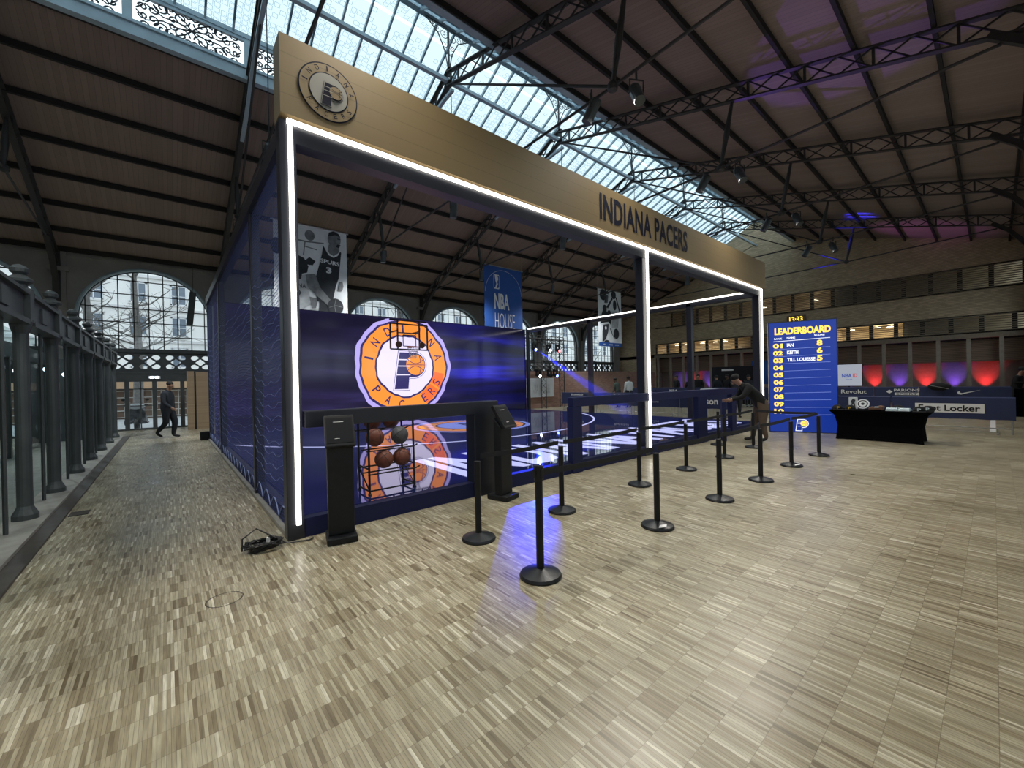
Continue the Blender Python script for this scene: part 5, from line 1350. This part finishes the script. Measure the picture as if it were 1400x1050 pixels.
mb = MB(); mb.box((0, 0, .5), (.2, .1, 1.0)); mb.build('column', 'fence', t, bevel=.01)
mb = MB(); mb.box((.075, -.055, .86), (.04, .006, .07)); mb.box((.075, -.055, .6), (.04, .006, .06)); mb.build('sticker', 'whiteprint', t)
mb = MB(); mb.box((.06, -.055, .98), (.07, .006, .04)); mb.box((.075, -.055, .73), (.04, .006, .08)); mb.build('sticker', 'rim', t)
bg = [((20, 14.1, 0), 1.6, 1.5, ['greenshirt', 'darkcloth', 'skindark', 'shoe'], 'person in dull green sitting low behind the far barriers'),
      ((20.3, 13.6, 0), 1.78, 1.2, ['whiteshirt', 'darkcloth', 'skindark', 'shoe'], 'person in a white shirt behind the far barriers'),
      ((24.5, 12.9, 0), 1.78, 2.6, ['blackcloth', 'darkcloth', 'skin', 'shoe'], 'person in black behind the rear barrier line, nearest the rose-brick wall'),
      ((24.2, 11.9, 0), 1.7, .4, ['darkcloth', 'darkcloth', 'skindark', 'shoe'], 'person in dark clothes with face turned aside, beyond the middle light tube'),
      ((24.0, 11.3, 0), 1.82, 3.3, ['blackcloth', 'blackcloth', 'skin', 'shoe'], 'person in black beyond the capital-lettered barrier'),
      ((24.4, 10.4, 0), 1.72, 1.0, ['darkcloth', 'blackcloth', 'skin', 'shoe'], 'person in navy beyond the flowing-lettered barrier, left of the cage side post'),
      ((24.1, 9.7, 0), 1.78, 2.9, ['blackcloth', 'darkcloth', 'skindark', 'shoe'], 'person in black right behind the cage side post'),
      ((24.3, 8.7, 0), 1.7, 4.0, ['darkcloth', 'darkcloth', 'skin', 'shoe'], 'person in dark clothes at the right of the background group'),
      ((17.6, 6.75, 0), 1.72, -2.6, ['darkcloth', 'darkcloth', 'skin', 'shoe'], 'person in dark clothes standing beyond the stooping man')]
for loc, h, rz, ms, lb in bg:
    J = stand(h)
    if h < 1.65:
        J = stand(1.7, .2); 
    person(lb, loc, rz, J, None, ms, 'hair', False, 'people beyond the barriers')
t = thing('counter_desk', 'black draped desk at the right edge behind the barriers', 'desk', (23.6, -.75, 0)); mb = MB(); mb.bx(-.35, .35, -.33, .28, 0, 1.0); mb.build('drape', 'cloth', t)
J = stand(1.74, .15); J.update(el_r=(.1, -.25, 1.2), wr_r=(.36, -.2, 1.22), ha_r=(.46, -.18, 1.25), el_l=(.1, .25, 1.2), wr_l=(.36, .2, 1.18), ha_l=(.46, .18, 1.2))
person('person in black with a flat cap working at the draped desk at the right edge', (24.3, -.50, 0), -1.9, J, None, ['blackcloth', 'darkcloth', 'skin', 'shoe'], 'hair', False, None, 'blackcloth')
t = thing('promo_screen', 'dark promotional screen with pink and white squares beyond the stooping man', 'screen', (26.5, 10.5, 0))
mb = MB(); mb.bx(0, .1, -1.3, 1.1, 0, 2.3); mb.build('panel', 'blackgloss', t)
wf_ = west(-.005, 0, 0)
for a_, m_ in ((.15, 'whiteprint'), (.45, 's_red'), (.78, 'whiteprint')): mb = MB(); mb.poly(wf_, [(a_, 1.25), (a_+.22, 1.25), (a_+.22, 1.42), (a_, 1.42)], 0); mb.build('tile', m_, t)
mb = MB(); mb.poly(wf_, [(-.5, 2.05), (.2, 2.05), (.2, 2.15), (-.5, 2.15)], 0); mb.build('header', 'whiteprint', t)
t = thing('promo_board', 'plain blue board right of the dark promotional screen', 'board', (27.0, 8.9, 0))
mb = MB(); mb.bx(0, .08, -.9, .55, 1.2, 2.6); mb.build('board', 'banner_blue', t)
mb = MB(); mb.bx(.0, .08, -.7, -.64, 0, 1.2); mb.bx(.0, .08, .3, .36, 0, 1.2); mb.build('stand', 'steel', t)
# scorer table with pale box beyond the cage
t = thing('scorer_box', 'pale plastic scorer box on the flowing-lettered barrier line', 'box', (17.0, 7.5, 0))
mb = MB(); mb.bx(-.3, .3, -.6, .6, .68, .72); mb.build('shelf', 'blackgloss', t)
mb = MB()
for y in (-.5, .5): mb.tube([(0, y, 0), (0, y, .7)], .02, 5); mb.bar((-.25, y, .02), (.25, y, .02), .04, .02)
mb.build('leg', 'blackgloss', t)
mb = MB(); mb.hexa([(-.25, -.5, .72), (.25, -.5, .72), (.25, .5, .72), (-.25, .5, .72)], [(-.2, -.4, 1.18), (.2, -.4, 1.18), (.2, .35, 1.18), (-.2, .35, 1.18)]); mb.build('shell', 'whiteboard', t, bevel=.03)

# ------------------------------------------------------------------ uplights in the recess
bay = [(COLY[k]+COLY[k+1])/2 for k in range(len(COLY)-1)]
for k, y in enumerate(bay):
    if y < YN+.3 or y > 17.5: continue
    red = k % 2 == 0
    t = thing('uplight', '%s floor uplight against the recess wall, bay %s from the brick corner' % ('red' if red else 'violet', ['one', 'two', 'three', 'four', 'five', 'six', 'seven', 'eight', 'nine', 'ten', 'eleven', 'twelve', 'thirteen', 'fourteen', 'fifteen', 'sixteen', 'seventeen', 'eighteen'][k]), 'lamp', (XE+.72, y, 0), 0, 'floor uplights')
    mb = MB(); mb.box((0, 0, .08), (.16, .2, .16)); mb.build('housing', 'blackgloss', t)
    mb = MB(); mb.box((0, 0, .165), (.12, .16, .01)); mb.build('lens', 'up_red' if red else 'up_blue', t)
    ld = bpy.data.lights.new('uplight_glow', 'SPOT'); ld.energy = 150 if red else 110; ld.color = (1., .045, .05) if red else (.22, .09, 1.); ld.spot_size = 1.15; ld.spot_blend = 1.; ld.shadow_soft_size = .05
    lo = bpy.data.objects.new('uplight_glow', ld); C.objects.link(lo); lo.location = (XE+.72, y, .6); lo.rotation_euler = (PI, 0, 0); lo.rotation_euler = (Vector((.16, 0, 1))).to_track_quat('-Z', 'Y').to_euler()

# ------------------------------------------------------------------ light
def spot(name, loc, tgt, e, col, size, blend=.5, soft=.1):
    ld = bpy.data.lights.new(name, 'SPOT'); ld.energy = e; ld.color = col; ld.spot_size = size; ld.spot_blend = blend; ld.shadow_soft_size = soft
    o = bpy.data.objects.new(name, ld); C.objects.link(o); o.location = loc; o.rotation_euler = (Vector(tgt)-Vector(loc)).to_track_quat('-Z', 'Y').to_euler(); return o
def area(name, loc, d, e, col, sx, sy, portal=False):
    ld = bpy.data.lights.new(name, 'AREA'); ld.shape = 'RECTANGLE'; ld.size = sx; ld.size_y = sy; ld.energy = e; ld.color = col
    if portal: ld.cycles.is_portal = True
    o = bpy.data.objects.new(name, ld); C.objects.link(o); o.location = loc; o.rotation_euler = Vector(d).to_track_quat('-Z', 'Y').to_euler(); return o
w = bpy.data.worlds.new('overcast_sky'); sc.world = w; w.use_nodes = True
WB = w.node_tree.nodes['Background']; WB.inputs[0].default_value = (.80, .93, 1., 1); WB.inputs[1].default_value = 1.5
area('skylight_portal', ((X0+X1)/2, RY, RZL+.3), (0, 0, -1), 1, (1, 1, 1), X1-X0, SK_F-SK_N+.6, True)
for c in ARCH:
    area('far_arch_portal', (c, YF+.5, 4.8), (0, -1, 0), 1, (1, 1, 1), 2*AR, 3.3, True)
    area('near_arch_portal', (c, YN-.5, 4.8), (0, 1, 0), 1, (1, 1, 1), 2*AR, 3.3, True)
for i, x in enumerate(TR[0:6]):  # first truss carries no fixtures; its beams are added fill for the left aisle
    q = 1. if i < 4 else .55
    spot('floodlight_fill_beam', (x+.1, 4.3, 6.75), (x-.6, 1.0, 0), 560*q, (1., .95, .85), 2.5, .9, .5)
    spot('floodlight_fill_beam', (x-.1, 5.1, 6.75), (x+.3, 5.8, 0), 340*q, (1., .97, .9), 2.5, .9, .5)
    spot('floodlight_fill_beam', (x, 15.75, 6.5), (x, 15.9, 0), 720*q, (.95, .98, 1.), 2.5, .9, .3)
# warm lamps of the upper rooms
for y in (4.0, 5.5): area('room_lamp', (XE+1.2, y, 4.5), (0, 0, -1), 15, (1., .87, .64), .8, .8)
for y in (13.4, 15.2, 17.2): area('room_lamp', (XE+1.2, y, 4.5), (0, 0, -1), 15, (1., .87, .66), .8, .8)
for y in (8.0, 11., 14.5): area('room_lamp', (XE+1.2, y, 6.98), (0, 0, -1), 5, (1., .90, .72), .8, .8)
# stage lights: blue pool on the parquet, violet wash on the roof
spot('stage_beam_blue', (16.35, 17.0, 3.6), (3.72, 4.30, 0), 10000, (.008, .025, 1.), .07, .9, .02)
spot('stage_wash_violet', (24, 15.5, 2.9), (11.2, 1.8, 8.8), 3800, (.34, .14, 1.), .20, .3, .02)
spot('stage_wash_pink', (24.5, 9, 1.6), (29.3, 2.2, 8.9), 900, (.75, .2, .9), .42, .8, .02)
spot('stage_wash_blue', (24.6, 9.5, 1.6), (26.2, 4.5, 9.0), 16000, (.03, .03, 1.), .15, .7, .02)

# beam-shaped haze volume with its own spot, added so the blue beam shows
m = bpy.data.materials.new('beam_haze'); nt, N, L = _nt(m); N.remove(N['Principled BSDF'])
vs_ = N.new('ShaderNodeVolumeScatter'); vs_.inputs['Density'].default_value = .06; vs_.inputs['Anisotropy'].default_value = .2; L.new(vs_.outputs[0], N['Material Output'].inputs['Volume']); M['haze'] = m
mb = MB(); b0 = Vector((16.3, 16.95, 3.42)); b1 = Vector((11.3, 7.6, .55)); mb.tube([b0, b0.lerp(b1, .5), b1], [.10, .30, .50], 14)
o = mb.build('haze', 'haze'); tag(o, 'thin haze lit by the blue stage lamp beam across the cage', 'haze', None, 'stuff')
spot('stage_beam_haze', b0, b1, 80000, (.015, .025, 1.), .05, .6, .02)
# ------------------------------------------------------------------ camera
yaw, roll, pitch, F_PX = math.radians(40.2), math.radians(1.165), math.radians(-.22), 557.
r = Vector((math.cos(yaw), -math.sin(yaw), 0)); f = Vector((math.sin(yaw), math.cos(yaw), 0)); u = Vector((0, 0, 1))
f2 = f*math.cos(pitch) + u*math.sin(pitch); u2 = -f*math.sin(pitch) + u*math.cos(pitch)
cx = r*math.cos(roll) - u2*math.sin(roll); cy = r*math.sin(roll) + u2*math.cos(roll)
cd = bpy.data.cameras.new('camera'); cam = bpy.data.objects.new('camera', cd); C.objects.link(cam)
cd.sensor_width = 36; cd.lens = 36*F_PX/1400; cd.clip_start = .05; cd.clip_end = 300
cam.matrix_world = Matrix(((cx.x, cy.x, -f2.x, 0), (cx.y, cy.y, -f2.y, 0), (cx.z, cy.z, -f2.z, 1.6), (0, 0, 0, 1)))
sc.camera = cam
sc.view_settings.view_transform = 'Standard'; sc.view_settings.look = 'None'; sc.view_settings.gamma = 1.; sc.view_settings.exposure = .17
sc.view_settings.use_curve_mapping = False
sc.cycles.use_denoising = True; sc.cycles.max_bounces = 8; sc.cycles.transparent_max_bounces = 24; sc.cycles.sample_clamp_indirect = 6.
sc.cycles.caustics_reflective = False; sc.cycles.caustics_refractive = False
